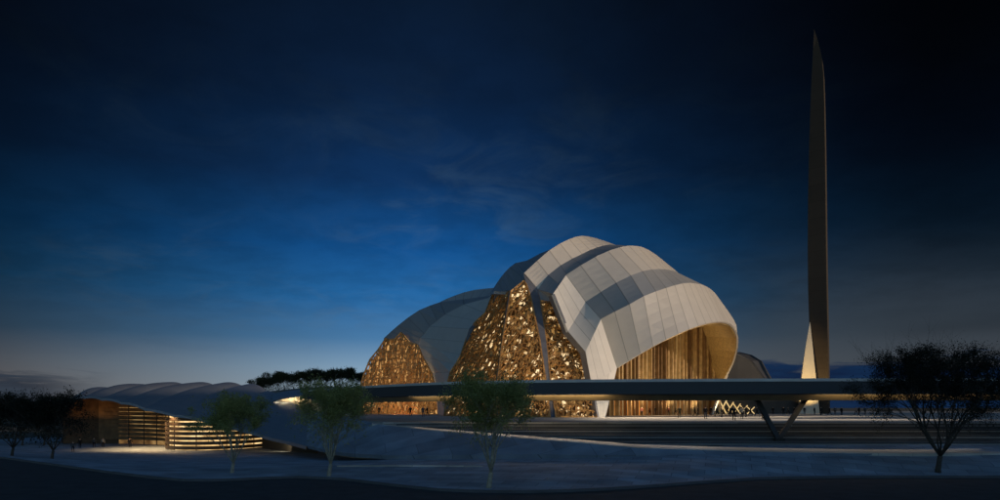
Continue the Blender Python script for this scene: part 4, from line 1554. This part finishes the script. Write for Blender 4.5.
# canopy at the bridge head
p = P(284, 399, 137)
for px in (277, 284, 293):
    p = P(px, 402.5, 136.5)
    spot('canopy_lamp', p, (p.x + .4, p.y + 4, p.z + 1.2), 480, WARM, 150)
# light strips under the bridge's front lip
def offs_at(px):
    k = min(range(len(fr_)), key=lambda i: abs(CX + F * fr_[i].x / fr_[i].y - px))
    return fr_[k] + nrm2[k] * 0.35, nrm2[k]


for a, b, pw in ((405, 440, 120), (440, 480, 150), (480, 540, 200), (540, 612, 200), (820, 900, 120), (900, 1000, 110)):
    (pa, na), (pb_, nb_) = offs_at(a), offs_at(b)
    m_ = (pa + pb_) / 2 + Vector((0, 0, 2.80))
    l = bpy.data.lights.new('light_strip', 'AREA')
    l.energy = pw * 0.4; l.color = (1.0, 0.74, 0.40); l.shape = 'RECTANGLE'
    l.size = (pb_ - pa).length; l.size_y = 0.08
    o = bpy.data.objects.new('light_strip', l)
    COL.objects.link(o)
    xax = (pb_ - pa).normalized()
    zax = -(na * 1.0 + Vector((0, 0, 0.35)))      # lamp shines along -Z
    zax = (zax - xax * zax.dot(xax)).normalized()
    yax = zax.cross(xax)
    o.matrix_world = Matrix.Translation(m_) @ Matrix((xax, yax, zax)).transposed().to_4x4()
# added fill strips above the ramp's upper edge, standing in for sunlight
fr_r, bk_r = resample(front, 40, False), resample(backc, 40, False)
for i0_, i1_, pw in ((20, 24, 26), (24, 28, 40), (28, 32, 40), (32, 36, 26), (8, 14, 26), (14, 20, 26)):
    a_, b_ = bk_r[i0_], bk_r[i1_]
    m_ = (a_ + b_) / 2 + Vector((0, 0, 0.55))
    l = bpy.data.lights.new('ramp_fill', 'AREA')
    l.energy = pw * 0.34; l.color = (1.0, 0.78, 0.55); l.shape = 'RECTANGLE'
    l.size = (b_ - a_).length; l.size_y = 0.06; l.spread = math.radians(95)
    o = bpy.data.objects.new('ramp_fill', l)
    COL.objects.link(o)
    xax = (b_ - a_).normalized()
    zax = (m_ - ((fr_r[i0_] + fr_r[i1_]) / 2 + (a_ + b_) / 2) / 2).normalized()
    zax = (zax - xax * zax.dot(xax)).normalized()
    o.matrix_world = Matrix.Translation(m_) @ Matrix((xax, zax.cross(xax), zax)).transposed().to_4x4()
# added unseen fill spots that brighten the bars of the bronze screens
for px, y, tx, ty, tz, pw in ((466, 128, 478, 141, 14, 1500), (512, 118, 516, 131, 17, 2100), (535, 116, 532, 130, 17, 2100), (575, 114, 570, 127, 13, 1800), (380, 172, 385, 184, 11, 1900), (415, 164, 410, 178, 11, 1900), (395, 172, 398, 181, 3, -900)):
    p, q = G(px, y, 0.3), G(tx, ty, tz)
    spot('screen_fill_spot', p, q, abs(pw), (1.0, 0.72, 0.38) if pw > 0 else (1.0, 0.38, 0.12), 100 if pw > 0 else 150)
# added fill spots in mid-air over the near plaza, so the figures stand out
for px in (610, 660, 710, 760, 810, 860, 920):
    p = G(px, 101, 8)
    spot('plaza_fill_spot', p, (p.x, p.y, 0), 1500, (1.0, 0.82, 0.62), 140, blend=1.0)
# added fill spots in mid-air in front of the hall, brightening the plaza
for px, y, pw in ((618, 116, 4500), (650, 120, 4500), (690, 118, 4200), (735, 122, 4000), (790, 132, 3600), (850, 140, 2400)):
    p = G(px, y, 9)
    spot('plaza_fill_spot', p, (p.x, p.y, 0), pw, (1.0, 0.80, 0.56), 125, blend=1.0)

sc.cycles.use_denoising = True
sc.cycles.max_bounces = 6
